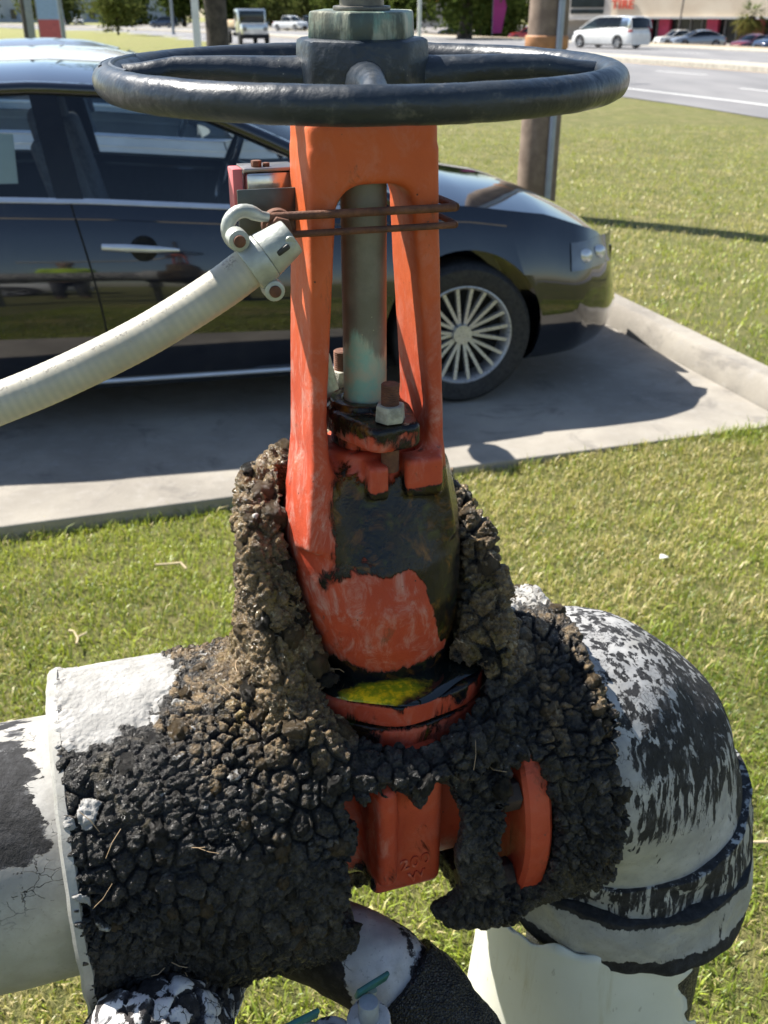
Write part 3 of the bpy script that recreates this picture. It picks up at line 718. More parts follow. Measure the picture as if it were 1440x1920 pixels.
# stray fibres and pine needles caught in the crust
M_FIB = simple('dry_fibre', (.34, .24, .14), .8, 0, .3, 40, 0)
for k in range(30):
    i = int(rng.choice(cand)); p0 = V2[i] + N_[i] * .004; d = rng.normal(size=3); d -= N_[i] * (d @ N_[i]); d /= np.linalg.norm(d); L_ = rng.uniform(.008, .030); b = np.cross(N_[i], d) * rng.uniform(-.3, .3)
    mb = MB(VB); mb.tube([tuple(p0 - d * L_ * .5), tuple(p0 + N_[i] * .004 + b * L_ * .3), tuple(p0 + d * L_ * .5 + N_[i] * rng.uniform(-.002, .006) + b * L_)], .00035, 5); mb.build('fibre', M_FIB, ins)
# ================================================================== insulated pipe on the left
def pipe_shell(name, u0, u1, r, zc, du, mat, base, nseg=150, wob=.0015):
    us = np.arange(u0, u1 + 1e-6, du); V = []
    A = np.arange(nseg) * 2 * math.pi / nseg
    P = np.stack([np.repeat(us, nseg), np.tile(-np.sin(A), len(us)) * r, np.tile(np.cos(A), len(us)) * r + zc], 1).astype(np.float32)
    nrm = P - np.stack([P[:, 0], 0 * P[:, 0], 0 * P[:, 0] + zc], 1); nrm /= np.linalg.norm(nrm, axis=1, keepdims=True)
    P = P + nrm * (wob * fbm(P, 14, 4))[:, None]
    m = len(us); F = np.array([(i * nseg + k, (i + 1) * nseg + k, (i + 1) * nseg + (k + 1) % nseg, i * nseg + (k + 1) % nseg) for i in range(m - 1) for k in range(nseg)])
    return P, F, np.tile(np.degrees(A), m)
lp = thing('insulated_pipe', 'insulated pipe with peeling white coating running out of the picture at left', 'pipe', W(-.7, 0, .953), PHI)
LB = np.array((-.7, 0, .953), np.float32)
P, F, A = pipe_shell('pipe', -1.40, -.285, .124, .953, .006, None, LB)
me = make_mesh('foam_sleeve', P - LB, F); o = obj('foam_sleeve', me, M_PEELP, lp)
A2 = (A + 180) % 360 - 180
pn = .50 - .55 * np.exp(-((A2 - 20) / 22) ** 2) * sst(-.30, -.335, P[:, 0]) + .45 * sst(-.345, -.315, P[:, 0]) * sst(60, 20, A2) + .12 * sst(30, 45, A2) - .55 * np.exp(-((A2 - 43) / 10) ** 2) * sst(-.31, -.34, P[:, 0]) + .26 * sst(50, 95, A2)
attr(me, 'paint', np.clip(pn, 0, 1)); attr(me, 'algae', np.clip(sst(50, 100, A2) * (.75 + .6 * fbm(P, 12, 4, 6)), 0, 1))
mb = MB(LB); mb.tube([(-1.38, 0, .953), (-1.47, 0, .93), (-1.53, 0, .87), (-1.55, 0, .78), (-1.55, 0, .4), (-1.55, 0, -.1)], .122, 40)
o = mb.build('riser', M_PEELP, lp); attr(o.data, 'paint', np.full(len(o.data.vertices), .6)); attr(o.data, 'algae', np.full(len(o.data.vertices), .3))

# ================================================================== elbow at the right
el = thing('pipe_elbow', 'large insulated elbow with white coating peeling off black foam, turning down at right', 'pipe', W(.34, .01, -.06), PHI)
EB = np.array((.34, .01, -.06), np.float32)
def f_elb(u, n, z):
    d = s_seg(u, n, z, (.12, 0, .950), (.24, .0, .945), .150, .142)
    d = smin(d, s_seg(u, n, z, (.24, 0, .945), (.295, .005, .905), .140, .137), .02)
    d = smin(d, s_seg(u, n, z, (.295, .005, .905), (.325, .01, .84), .137, .135), .02)
    d = smin(d, s_seg(u, n, z, (.325, .01, .84), (.335, .01, .60), .135, .138), .02)
    d = np.maximum(d, .200 - u); d = np.maximum(d, .72 - z)
    return d.astype(np.float32)
V, Q = surfnet(f_elb, (.19, -.16, .70), (.52, .18, 1.12), .0028); V = relax(V, Q, 2); N_ = vnormals(V, Q)
V2 = V + N_ * (.0022 * fbm(V, 26, 4) + .0018 * fbm(V, 9, 2, 3))[:, None]
me = make_mesh('elbow_jacket', V2 - EB, Q); o = obj('elbow_jacket', me, M_PEEL, el); u, n, z = V.T
pa = .50 - .20 * np.exp(-((z - 1.00) / .05) ** 2) * sst(.23, .26, u) + .30 * sst(.93, .85, z) * sst(.44, .38, u) + .22 * sst(.25, .22, u) - .30 * sst(.38, .45, u) + .15 * fbm(V, 14, 3, 3)
attr(me, 'paint', np.clip(pa, 0, 1)); attr(me, 'algae', .55 * sst(.94, .86, z) * sst(.36, .26, u))
# wide band at the foot of the elbow
def band(name, c, r, z0, z1, tilt, paint, seed, thick=.034, wavy=.006):
    na, nz = 200, 26; P = []
    for j in range(nz):
        for i in range(na):
            a = 2 * math.pi * i / na; f = j / (nz - 1); z = z0 + (z1 - z0) * f; 
            P.append((r * math.cos(a), r * math.sin(a), z))
    P = np.array(P, np.float32); f = np.repeat(np.linspace(0, 1, nz), na)
    P[:, 2] += wavy * fbm(P * np.array([1, 1, 0]), 30, 4, seed) * (1 - f) + wavy * .5 * fbm(P * np.array([1, 1, 0]), 25, 4, seed + 5) * f
    rr = (1 + (.010 * fbm(P, 20, 3, seed + 2) / r)); P[:, 0] *= rr; P[:, 1] *= rr
    Qi = P.copy(); k = 1 - thick / r; Qi[:, 0] *= k; Qi[:, 1] *= k
    F = []
    for j in range(nz - 1):
        for i in range(na):
            q = (j * na + i, j * na + (i + 1) % na, (j + 1) * na + (i + 1) % na, (j + 1) * na + i); F.append(q); F.append(tuple(x + na * nz for x in q[::-1]))
    for i in range(na):
        a, b = i, (i + 1) % na; F.append((b, a, a + na * nz, b + na * nz)); a += (nz - 1) * na; b += (nz - 1) * na; F.append((a, b, b + na * nz, a + na * nz))
    A = np.concatenate([P, Qi]); M = np.array(Matrix.Rotation(tilt, 3, 'Y')); A = A @ M.T; A += np.array(c)
    me = make_mesh(name, A - EB, np.array(F)); o = obj(name, me, M_PEEL, el); ff = np.concatenate([f, f]); outer = np.r_[np.ones(na * nz), np.zeros(na * nz)]
    attr(me, 'paint', np.clip(paint(ff) * outer, 0, 1)); attr(me, 'algae', np.full(len(A), .25)); return o
band('end_band', (.338, .01, .742), .157, -.048, .034, R(-4), lambda f: .80 * sst(.16, .30, f) * sst(1.0, .86, f), 3)
band('end_wrap', (.340, .016, .790), .152, -.024, .040, R(-12), lambda f: .42 + 0 * f, 8)
mb = MB(EB); mb.tube([(.345, .01, .80), (.345, .01, .4), (.345, .01, -.1)], .115, 40); o = mb.build('riser', M_FOAM, el)

# torn pvc cover hanging round the riser
pv = thing('pvc_cover', 'torn cream plastic pipe cover hanging below the elbow', 'pipe cover', W(.345, .01, -.06), PHI)
na, nz = 110, 70; P = []
for j in range(nz):
    for i in range(na):
        f = j / (nz - 1); g = i / (na - 1); z = .28 + .422 * f
        a1 = R(-66) + .10 * math.sin(z * 38) + .05 * math.sin(z * 95 + 1) - .55 * max(0, .50 - z) 
        a0 = R(-200); a = a0 + (a1 - a0) * g; r = .139 + .034 * (1 - f); zz = z
        if j == nz - 1: zz += .010 * math.sin(a * 5.3 + 1) + .004 * math.sin(a * 17.7)
        P.append((.308 + r * 1.06 * math.cos(a), .004 + r * .95 * math.sin(a), zz))
P = np.array(P, np.float32); PB = np.array((.345, .01, -.06), np.float32)
jag = (np.arange(na * nz) % na) >= na - 3; P[jag] += .006 * np.stack([fbm(P[jag], 80, 3, s) for s in (1, 2, 3)], 1)
cc = np.array([.310, .004]); Pi = P.copy(); d = Pi[:, :2] - cc; Pi[:, :2] = cc + d * (1 - .0035 / .186)
F = []; o_ = na * nz
for j in range(nz - 1):
    for i in range(na - 1):
        q = (j * na + i, j * na + i + 1, (j + 1) * na + i + 1, (j + 1) * na + i); F += [q, tuple(x + o_ for x in q[::-1])]
for j in range(nz - 1):
    for i in (0, na - 1):
        a, b = j * na + i, (j + 1) * na + i; F.append((a, b, b + o_, a + o_) if i == 0 else (b, a, a + o_, b + o_))
for i in range(na - 1):
    a, b = (nz - 1) * na + i, (nz - 1) * na + i + 1; F.append((a, b, b + o_, a + o_)); a, b = i, i + 1; F.append((b, a, a + o_, b + o_))
obj('plastic_sheet', make_mesh('plastic_sheet', np.concatenate([P, Pi]) - PB, np.array(F)), M_PVC, pv)

# ================================================================== bypass piping at the bottom
bp = thing('bypass_pipe', 'small bypass pipe with white wrapped elbow and black granular foam, below the valve', 'pipe', W(-.03, -.12, .83), PHI)
BB = np.array((-.03, -.12, .83), np.float32)
C0 = [(-.13, -.015, .80), (-.085, -.055, .800), (-.050, -.090, .800), (-.020, -.115, .790), (.002, -.135, .765)]
def f_by(u, n, z):
    d = 9
    for k in range(len(C0) - 1): d = np.minimum(d, s_seg(u, n, z, C0[k], C0[k + 1], .043)) if k == 0 else smin(d, s_seg(u, n, z, C0[k], C0[k + 1], .043), .02)
    return d.astype(np.float32)
V, Q = surfnet(f_by, (-.19, -.20, .70), (.07, .05, .86), .0025); V = relax(V, Q, 2); N_ = vnormals(V, Q); V2 = V + N_ * (.0022 * fbm(V, 40, 3))[:, None]
me = make_mesh('wrapped_elbow', V2 - BB, Q); obj('wrapped_elbow', me, M_FLAKE, bp); u = V[:, 0]
attr(me, 'paint', np.clip(.15 + .85 * sst(-.085, -.06, u + .2 * (V[:, 1] + .09)) - .55 * sst(-.012, .002, u + .01 * fbm(V, 50, 3)), 0, 1)); attr(me, 'algae', 0 * u)
C1 = [(-.012, -.120, .788), (.008, -.142, .760), (.035, -.175, .725), (.075, -.225, .665), (.10, -.26, .60)]
def f_fo(u, n, z):
    d = 9
    for k in range(len(C1) - 1): d = np.minimum(d, s_seg(u, n, z, C1[k], C1[k + 1], .052, .054)) if k == 0 else smin(d, s_seg(u, n, z, C1[k], C1[k + 1], .053), .015)
    return np.maximum(d, -(u * .62 - (n + .12) * .55 - (z - .788) * .56)).astype(np.float32)
V, Q = surfnet(f_fo, (-.08, -.34, .52), (.18, -.05, .86), .0028); V = relax(V, Q, 1); N_ = vnormals(V, Q); a, b, _ = worley(V, 60, 3)
V2 = V + N_ * (.005 * fbm(V, 28, 3) + .0012 * fbm(V, 160, 2))[:, None]
obj('foam_insulation', make_mesh('foam_insulation', V2 - BB, Q), M_FOAM, bp)
mb = MB(BB); mb.tube([(.09, -.25, .62), (.12, -.28, .52), (.13, -.29, .3), (.13, -.29, -.1)], .03, 20); mb.build('riser', M_FOAM, bp)

# flaky lump over a small valve at the lower left
fv = thing('insulated_fitting', 'flaky white insulated fitting at the lower left, below the big sleeve', 'pipe fitting', W(-.258, -.18, .855), PHI)
FB = np.array((-.25, -.18, .86), np.float32)
def f_fv(u, n, z):
    d = s_ell(u, n, z, (-.25, -.19, .855), (.072, .060, .085)); d = smin(d, s_seg(u, n, z, (-.24, -.18, .86), (-.20, -.10, .83), .045), .02)
    return smin(d, s_seg(u, n, z, (-.25, -.20, .84), (-.26, -.23, .60), .05), .02).astype(np.float32)
V, Q = surfnet(f_fv, (-.36, -.32, .52), (-.13, -.03, .96), .0025); V = relax(V, Q, 1); N_ = vnormals(V, Q); a, b, c = worley(V + .004 * fbm(V, 40, 2)[:, None], 42, 5)
V2 = V + N_ * (.005 * (sst(0, .12, b - a) - .5) + .007 * (c - .5) + .004 * fbm(V, 60, 3))[:, None]
me = make_mesh('flaky_jacket', V2 - FB, Q); obj('flaky_jacket', me, M_FLAKE, fv); attr(me, 'paint', np.clip(.36 + .22 * sst(.02, .15, b - a) - .25 * sst(.5, .2, c), 0, 1)); attr(me, 'algae', 0 * a)
mb = MB(FB); mb.tube([(-.26, -.23, .64), (-.26, -.23, .3), (-.26, -.23, -.1)], .032, 20); mb.build('riser', M_FOAM, fv)
# test cocks: painted bodies, teal lever handles, grey stem
M_TEAL = simple('teal_handle_coating', (0.035, 0.14, 0.125), 0.4, 0, .2, 60, .15)
M_GREYP = simple('grey_plug', (0.27, 0.30, 0.33), 0.5, 0, .15, 60, .2)
for i, (hu, hn, hz, lu, ln, lz, ang, lab) in enumerate(((-.064, -.205, .850, -.056, -.190, .873, R(18), 'test cock with grey plug and teal lever, beside the black foam pipe'), (-.100, -.205, .842, -.128, -.205, .872, R(12), 'test cock with teal lever at the very bottom edge, left of the grey plug'))):
    tc = thing('test_cock', lab, 'valve', W(hu, hn, hz - .04), PHI, 'test cocks on the bypass'); TB = np.array((hu, hn, hz - .04), np.float32)
    def f_tc(u, n, z, hu=hu, hn=hn, hz=hz):
        d = s_cap(np.hypot(u - hu, n - hn), .021, z, hz - .05, hz); return smin(d, s_seg(u, n, z, (hu, hn, hz - .018), (hu + (.0 if hu > -.08 else -.02), hn - .06, hz - .06), .016), .008).astype(np.float32)
    V, Q = surfnet(f_tc, (hu - .06, hn - .1, hz - .11), (hu + .06, hn + .05, hz + .02), .002); V = relax(V, Q, 2); V += vnormals(V, Q) * (.0016 * fbm(V, 90, 3))[:, None]
    me = make_mesh('body', V - TB, Q); obj('body', me, M_FLAKE, tc); attr(me, 'paint', .72 + .3 * fbm(V, 60, 2)); attr(me, 'algae', 0 * V[:, 0])
    mb = MB(TB); mb.cyl((hu, hn, hz - .002), (hu, hn, hz + (.022 if i == 0 else .004)), .0098, .0092, 24); mb.build('stem_plug', M_GREYP, tc, .0012)
    mb = MB(TB); m = Matrix.Rotation(ang, 3, 'Z') @ Matrix.Rotation(R(20), 3, 'X'); mb.box((lu, ln, lz), (.036, .0045, .016), m); mb.build('lever', M_TEAL, tc, .0015)
    mb = MB(TB); mb.tube([(hu, hn, hz - .012), ((hu + lu) / 2, (hn + ln) / 2 + .006, (hz + lz) / 2 - .008), (lu, ln, lz - .006)], .005, 10); mb.build('lever_arm', M_GALV, tc)
    mb = MB(TB); mb.cyl((hu, hn, hz - .05), (hu + .02, hn + .03, -.06 if 0 else hz - .12), .012, n=16); mb.build('nipple', M_RUST, tc)

# ================================================================== conduit and tamper switch
sw = thing('tamper_switch', 'stainless tamper switch bracket hooked to the yoke by rusty rods', 'switch', W(-.08, 0, 1.53), PHI); SB = np.array((-.08, 0, 1.53), np.float32)
mb = MB(SB); mb.box((-.068, .048, 1.5565), (.040, .030, .022)); mb.build('housing', M_CHROME, sw, .003)
mb = MB(SB); mb.box((-.068, .048, 1.5695), (.044, .034, .003)); mb.build('cover', simple('grey_steel_cover', (.30, .28, .28), .35, .8, .1, 40, .05), sw, .0008)
mb = MB(SB); mb.cyl((-.078, .040, 1.571), (-.078, .040, 1.576), .0045, n=6); mb.cyl((-.070, .040, 1.571), (-.070, .040, 1.574), .003, n=10); mb.build('cover_screw', M_RUST, sw, .0006)
mb = MB(SB); mb.box((-.094, .050, 1.553), (.008, .022, .034)); mb.build('plastic_tab', simple('pink_plastic', (.62, .16, .17), .45, 0, .12, 30, .05), sw, .001)
mb = MB(SB); mb.box((-.074, .012, 1.540), (.052, .003, .036)); mb.build('bracket_plate', simple('dark_bracket', (.09, .10, .095), .4, .7, .2, 40, .1), sw, .0006)
for zr, r, u1 in ((1.5465, .0032, .062), (1.5330, .0026, .062)):
    mb = MB(SB); mb.tube([(-.092, -.047, zr), (-.05, -.0465, zr - .0003), (0, -.046, zr - .0006), (u1, -.045, zr - .001)], r, 12); mb.build('hook_rod', M_RUST, sw)
mb = MB(SB); pts = []
hc = (-.1065, -.049, 1.5395)
pts.append((-.088, -.047, 1.5465)); pts.append((-.094, -.0475, 1.5475))
for a in range(55, 320, 14): pts.append((hc[0] + .0128 * math.cos(R(a)), hc[1], hc[2] + .0128 * math.sin(R(a))))
pts += [(-.093, -.0478, 1.5322), (-.086, -.047, 1.5330)]
rr = [.0034, .0042] + [.0052] * (len(pts) - 4) + [.0040, .0030]
mb.tube(pts, rr, 14); mb.build('hook', M_GALV, sw)
mb = MB(SB); mb.cyl((-.080, -.044, 1.5385), (-.0805, -.0525, 1.5375), .0098, n=6); mb.cyl((-.0795, -.036, 1.539), (-.080, -.044, 1.5385), .0125, n=24); mb.build('clamp_nut', M_RUST, sw, .0008)
mb = MB(SB); mb.cyl((-.0805, -.05, 1.5375), (-.0790, -.078, 1.5335), .0042, n=16); mb.build('stud', M_GALV, sw, .0006)
mb = MB(SB); mb.cyl((-.096, .010, 1.5405), (-.096, .006, 1.5405), .003, n=14); mb.build('rivet', M_CHROME, sw, .0006)
mb = MB(SB); mb.tube([(.062, -.045, 1.5455), (.064, -.040, 1.5455), (.0645, -.03, 1.5455), (.0645, .04, 1.545)], .0032, 10); mb.tube([(.062, -.045, 1.532), (.064, -.040, 1.532), (.0645, -.03, 1.532), (.0645, .04, 1.532)], .0026, 10); mb.build('hook_rod', M_RUST, sw)

cd = thing('flexible_conduit', 'cream ribbed flexible conduit arching left from the switch clamp', 'conduit', W(-.3, -.06, 1.42), PHI); DB = np.array((-.3, -.06, 1.42), np.float32)
def m_conduit():
    t = NT('cream_conduit'); rb = t.at('rib'); sh = t.at('print')
    c = t.mix(t.ramp(t.noise(30, 5), .35, .7), (.40, .37, .29), (.50, .465, .37)); c = t.mix(t.math('MULTIPLY', rb, .42), c, (.35, .34, .29))
    c = t.mix(t.math('MULTIPLY', t.ramp(t.noise(70, 5, .7), .62, .72), .4), c, (.28, .23, .16))
    dots = t.math('MULTIPLY', sh, t.ramp(t.noise(520, 2), .52, .56)); c = t.mix(t.math('MULTIPLY', dots, .8), c, (.12, .11, .10))
    return t.fin(c, .45, t.bump(t.noise(140, 3), .15, .001))
ctrl = [(-.096, -.064, 1.5215), (-.108, -.064, 1.514), (-.130, -.064, 1.500), (-.163, -.064, 1.482), (-.196, -.064, 1.466), (-.247, -.064, 1.4455), (-.294, -.064, 1.430), (-.37, -.066, 1.409), (-.50, -.05, 1.388), (-.70, -.02, 1.37), (-1.0, .0, 1.36), (-1.5, .02, 1.36)]
def catmull(P, m):
    P = [np.array(p, float) for p in P]; P = [2 * P[0] - P[1]] + P + [2 * P[-1] - P[-2]]; out = []
    for i in range(1, len(P) - 2):
        for k in range(m):
            t = k / m; a, b, c, d = P[i - 1:i + 3]; out.append(.5 * ((2 * b) + (c - a) * t + (2 * a - 5 * b + 4 * c - d) * t * t + (3 * b - a - 3 * c + d) * t ** 3))
    out.append(P[-2]); return out
pts = catmull(ctrl, 60); pts = [pts[0]] + [p for p in pts[1:]]
L = np.r_[0, np.cumsum([np.linalg.norm(pts[i + 1] - pts[i]) for i in range(len(pts) - 1)])]
n_ = int(min(L[-1], 1.2) / .0011); s_ = np.linspace(0, 1.2, n_); PP = np.stack([np.interp(s_, L, [p[k] for p in pts]) for k in range(3)], 1)
rr = .0152 + .00006 * np.sin(s_ * 2 * math.pi / .0062)
mb = MB(DB); mb.tube([tuple(p) for p in PP], list(rr), 28); o = mb.build('hose', m_conduit(), cd, 0)
rep = np.repeat(.5 + .5 * np.sin(s_ * 2 * math.pi / .0062), 28); attr(o.data, 'rib', rep[:len(o.data.vertices)])
k_ = np.tile(np.arange(28), n_)[:len(o.data.vertices)]; Zv = np.array([v.co for v in o.data.vertices]); ctr = np.repeat(PP - DB, 28, 0); dl = Zv - ctr
attr(o.data, 'print', np.exp(-((dl[:, 2] / .0152 - .75) / .10) ** 2) * (dl[:, 1] < 0.003) * (np.sin(np.repeat(s_, 28) * 330) > -.2))
# connector clamp
ax = np.array(PP[0]) - np.array(PP[20]); ax /= np.linalg.norm(ax); c0 = np.array(PP[8])
mb = MB(DB); e = c0 + ax * .034; mb.cyl(tuple(c0 - ax * .006), tuple(c0 + ax * .010), .0182, .0180, 28); mb.cyl(tuple(c0 + ax * .010), tuple(e), .0175, .0135, 28); mb.build('connector', M_GALV, cd, .0012)
side = np.cross(ax, np.array([0, 1, 0.])); side /= np.linalg.norm(side)
for s in (-1, 1):
    q = c0 + side * s * .0225
    mb = MB(DB); mb.cyl(tuple(q + np.array([0, .006, 0])), tuple(q + np.array([0, -.0105, 0])), .0078, n=20); mb.cyl(tuple(c0 + side * s * .014 + np.array([0, .004, 0])), tuple(q + np.array([0, .004, 0])), .007, n=10); mb.build('clamp_ear', M_GALV, cd, .0012)
    mb = MB(DB); mb.cyl(tuple(q + np.array([0, -.010, 0])), tuple(q + np.array([0, -.0135, 0])), .0045, n=12); mb.build('clamp_screw', M_RUST, cd, .0008)
f_ = np.cross(side, ax); f_ = f_ if f_[1] < 0 else -f_
mb = MB(DB); q = c0 + ax * .022 + f_ * .0135; M = Matrix((Vector(ax), Vector(side), Vector(f_))).transposed(); mb.box(tuple(q), (.011, .0045, .007), M); mb.build('slot', simple('dark_slot', (.02, .02, .02), .6), cd, .0015)
# ================================================================== ground
E0 = np.array((-1.41, 3.25)); ED = np.array((math.cos(R(17.5)), math.sin(R(17.5)))); EM = np.array((-ED[1], ED[0]))
def sm(x, y): dx, dy = x - E0[0], y - E0[1]; return dx * ED[0] + dy * ED[1], dx * EM[0] + dy * EM[1]
def SM(s, m, z=0): return (E0[0] + ED[0] * s + EM[0] * m, E0[1] + ED[1] * s + EM[1] * m, z)
CURB_S, SLAB_M = 3.45, 9.4
# road edge as a gentle curve (kerb line nearest the lawn)
RE = np.array([(14.5, -12), (9.9, 10), (7.5, 20.5), (5.7, 27), (-1.0, 46), (-15.4, 87), (-43.7, 150), (-110, 260), (-260, 470)], float)
def road_curve():
    out = []; P = [2 * RE[0] - RE[1]] + list(RE) + [2 * RE[-1] - RE[-2]]
    for i in range(1, len(P) - 2):
        for k in range(14):
            t = k / 14; a, b, c, d = P[i - 1:i + 3]; out.append(.5 * ((2 * b) + (c - a) * t + (2 * a - 5 * b + 4 * c - d) * t * t + (3 * b - a - 3 * c + d) * t ** 3))
    return np.array(out + [RE[-1]])
RC = road_curve(); RT = np.gradient(RC, axis=0); RT /= np.linalg.norm(RT, axis=1, keepdims=True); RN = np.stack([RT[:, 1], -RT[:, 0]], 1)
RL = np.r_[0, np.cumsum(np.linalg.norm(np.diff(RC, axis=0), axis=1))]
def roff(x, y):                       # signed offset beyond the road edge (positive on the road)
    x = np.asarray(x, float).ravel(); y = np.asarray(y, float).ravel(); best = np.full(len(x), 1e9); r = np.zeros(len(x))
    for i in range(0, len(RC)):
        d = np.hypot(x - RC[i, 0], y - RC[i, 1]); m = d < best; best = np.where(m, d, best); r = np.where(m, (x - RC[i, 0]) * RN[i, 0] + (y - RC[i, 1]) * RN[i, 1], r)
    return r
def lawn_h(x, y):
    s, m = sm(x, y); r = roff(x, y).reshape(np.shape(x))
    h = -.055 + .012 * np.sin(x * 1.7 + y) * np.cos(y * 1.3) + .055 * sst(1.2, 3.2, s) * sst(.6, -.1, -m) 
    h = h + .105 * sst(CURB_S + .02, CURB_S + .12, s) * sst(-.05, .25, m)
    h = np.where((s < CURB_S + .05) & (m > .04), -.16, h)                 # under the slab
    h = np.where(r > -2.5, h + (-.10 - h) * sst(-2.5, -.3, r), h)
    h = np.where(r > 24, -.10 - 1.40 * sst(27, 55, r) * sst(-4, 14, x), h)
    return h
def m_lawn():
    t = NT('mown_lawn'); c1 = t.noise(.55, 5, .6); c2 = t.noise(5, 6, .65); c3 = t.noise(60, 5, .7)
    c = t.mix(t.ramp(c3, .35, .68), (.10, .115, .022), (.30, .29, .08))
    c = t.mix(t.ramp(c2, .42, .68), c, (.32, .28, .11)); c = t.mix(t.ramp(c1, .40, .65), c, t.mix(.5, c, (.22, .24, .05)))
    return t.fin(c, .9, t.bump(t.math('ADD', c3, t.noise(220, 3, .7)), 1.0, .03))
M_LAWN = m_lawn()
xs = np.concatenate([-np.geomspace(400, 8.2, 26), np.arange(-8, 14, .125), np.geomspace(14.2, 400, 26)]); ys = np.concatenate([[-60, -30, -15, -8, -4], np.arange(-2, 14, .125), np.geomspace(14.1, 1400, 70)])
GX, GY = np.meshgrid(xs, ys, indexing='ij'); GZ = lawn_h(GX, GY); nx, ny = GX.shape
I = np.arange(nx * ny).reshape(nx, ny); F = np.stack([I[:-1, :-1], I[1:, :-1], I[1:, 1:], I[:-1, 1:]], -1).reshape(-1, 4)
o = obj('lawn', make_mesh('lawn', np.stack([GX, GY, GZ], -1).reshape(-1, 3), F), M_LAWN); o['kind'] = 'structure'
# concrete parking slab and kerb
def m_conc():
    t = NT('weathered_concrete'); a = t.noise(1.3, 6, .62); b = t.noise(14, 6, .7); g = t.noise(260, 3, .7)
    c = t.mix(t.ramp(a, .35, .68), (.22, .20, .17), (.35, .32, .27)); c = t.mix(t.ramp(b, .5, .75), c, (.30, .28, .25)); c = t.mix(t.ramp(g, .55, .7), c, t.mix(.5, c, (.52, .48, .42)))
    c = t.mix(t.math('MULTIPLY', t.ramp(t.noise(3.2, 6, .75, None, 1.0), .52, .70), .6), c, (.12, .11, .10))
    c = t.mix(t.math('MULTIPLY', t.ramp(t.noise(7, 7, .75, t.co((.35, 1.6, 1), (0, 0, R(-17))), .8), .60, .72), .5), c, (.46, .43, .39))
    c = t.mix(t.math('MULTIPLY', t.ramp(t.noise(420, 3, .7), .57, .66), .5), c, (.16, .14, .12))
    return t.fin(c, .85, t.bump(t.math('ADD', g, b), .5, .004))
M_CONC = m_conc()
mb = MB(); 
def quadbox(mb, s0, s1, m0, m1, z0, z1):
    P = [SM(s, m, z) for z in (z0, z1) for (s, m) in ((s0, m0), (s1, m0), (s1, m1), (s0, m1))]
    mb.add(P, [(3, 2, 1, 0), (4, 5, 6, 7), (0, 1, 5, 4), (1, 2, 6, 5), (2, 3, 7, 6), (3, 0, 4, 7)])
quadbox(mb, -40, CURB_S, 0, SLAB_M, -.14, 0.0); quadbox(mb, CURB_S - .0, 9, 0, .13, -.14, -.004)
o = mb.build('parking_slab', M_CONC, None, .008, False); o['kind'] = 'structure'
mb = MB(); prof = [(0, -.1), (.012, .02), (.03, .105), (.05, .125), (.15, .13), (.165, .115), (.165, -.1)]
P = [SM(CURB_S + a, m + (.0), z) for m in (.135, SLAB_M) for a, z in prof]; k = len(prof)
mb.add(P, [(i, (i + 1) % k, k + (i + 1) % k, k + i) for i in range(k)] + [tuple(range(k)), tuple(range(2 * k - 1, k - 1, -1))]); o = mb.build('kerb', M_CONC, None, 0, True); o['kind'] = 'structure'
# the road
def strip(name, o0, o1, z, mat, i0=0, i1=None, thick=0):
    idx = range(len(RC))[i0:i1]; V = []; F = []
    for i in idx: V += [(*(RC[i] + RN[i] * o0), z), (*(RC[i] + RN[i] * o1), z)]
    F = [(2 * j + 1, 2 * j, 2 * j + 2, 2 * j + 3) for j in range(len(V) // 2 - 1)]
    if thick:
        k = len(V); V += [(a, b, c - thick) for a, b, c in V]; F += [(2 * j, 2 * j + k, 2 * j + 2 + k, 2 * j + 2) for j in range(k // 2 - 1)] + [(2 * j + 1 + k, 2 * j + 1, 2 * j + 3, 2 * j + 3 + k) for j in range(k // 2 - 1)]
    return obj(name, make_mesh(name, V, F, False), mat)
def m_asph():
    t = NT('worn_asphalt'); a = t.noise(.35, 5, .6, t.co((1, .25, 1))); b = t.noise(30, 5, .7)
    c = t.mix(t.ramp(a, .35, .65), (.15, .148, .152), (.215, .21, .21)); c = t.mix(t.math('MULTIPLY', t.ramp(b, .5, .75), .4), c, (.28, .275, .27))
    return t.fin(c, .8, t.bump(b, .4, .006))
M_ASPH = m_asph(); M_LINE = simple('white_road_paint', (.62, .62, .60), .7, 0, .12, 8, .1); M_KERB2 = simple('pale_kerb_concrete', (.40, .37, .31), .85, 0, .2, 6, .3); M_TAN = simple('dry_verge', (.34, .27, .17), .95, 0, .3, 3, .4, .01)
strip('road', -.1, 25, -.085, M_ASPH)['kind'] = 'structure'
strip('road_marking', 1.55, 1.72, -.080, M_LINE)['kind'] = 'structure'
for off in (4.5, 7.8, 15.5, 19):
    for j in range(20, len(RC) - 45, 1):
        pass
V = []; F = []
for off in (4.55, 7.85, 16.5, 20.5):
    for d in np.arange(20, 190, 9.0):
        pts = []
        for dd in (d, d + 3.0):
            c = np.array([np.interp(dd, RL, RC[:, k]) for k in (0, 1)]); n_ = np.array([np.interp(dd, RL, RN[:, k]) for k in (0, 1)]); pts += [c + n_ * (off - .07), c + n_ * (off + .07)]
        k = len(V); V += [(*p, -.080) for p in pts]; F.append((k + 1, k, k + 2, k + 3))
o = obj('road_marking', make_mesh('lane_dashes', V, F, False), M_LINE); o['kind'] = 'structure'
o = strip('road_median', 11.0, 13.3, .07, M_KERB2, thick=.2); o['kind'] = 'structure'
strip('road_marking', 10.6, 10.75, -.080, simple('yellow_road_paint', (.55, .36, .16), .7, 0, .15, 8, .1))['kind'] = 'structure'
strip('pavement', 25, 27.5, -.03, M_KERB2, thick=.2)['kind'] = 'structure'
strip('verge', 27.5, 31.5, -.10, M_TAN, thick=.1)['kind'] = 'structure'
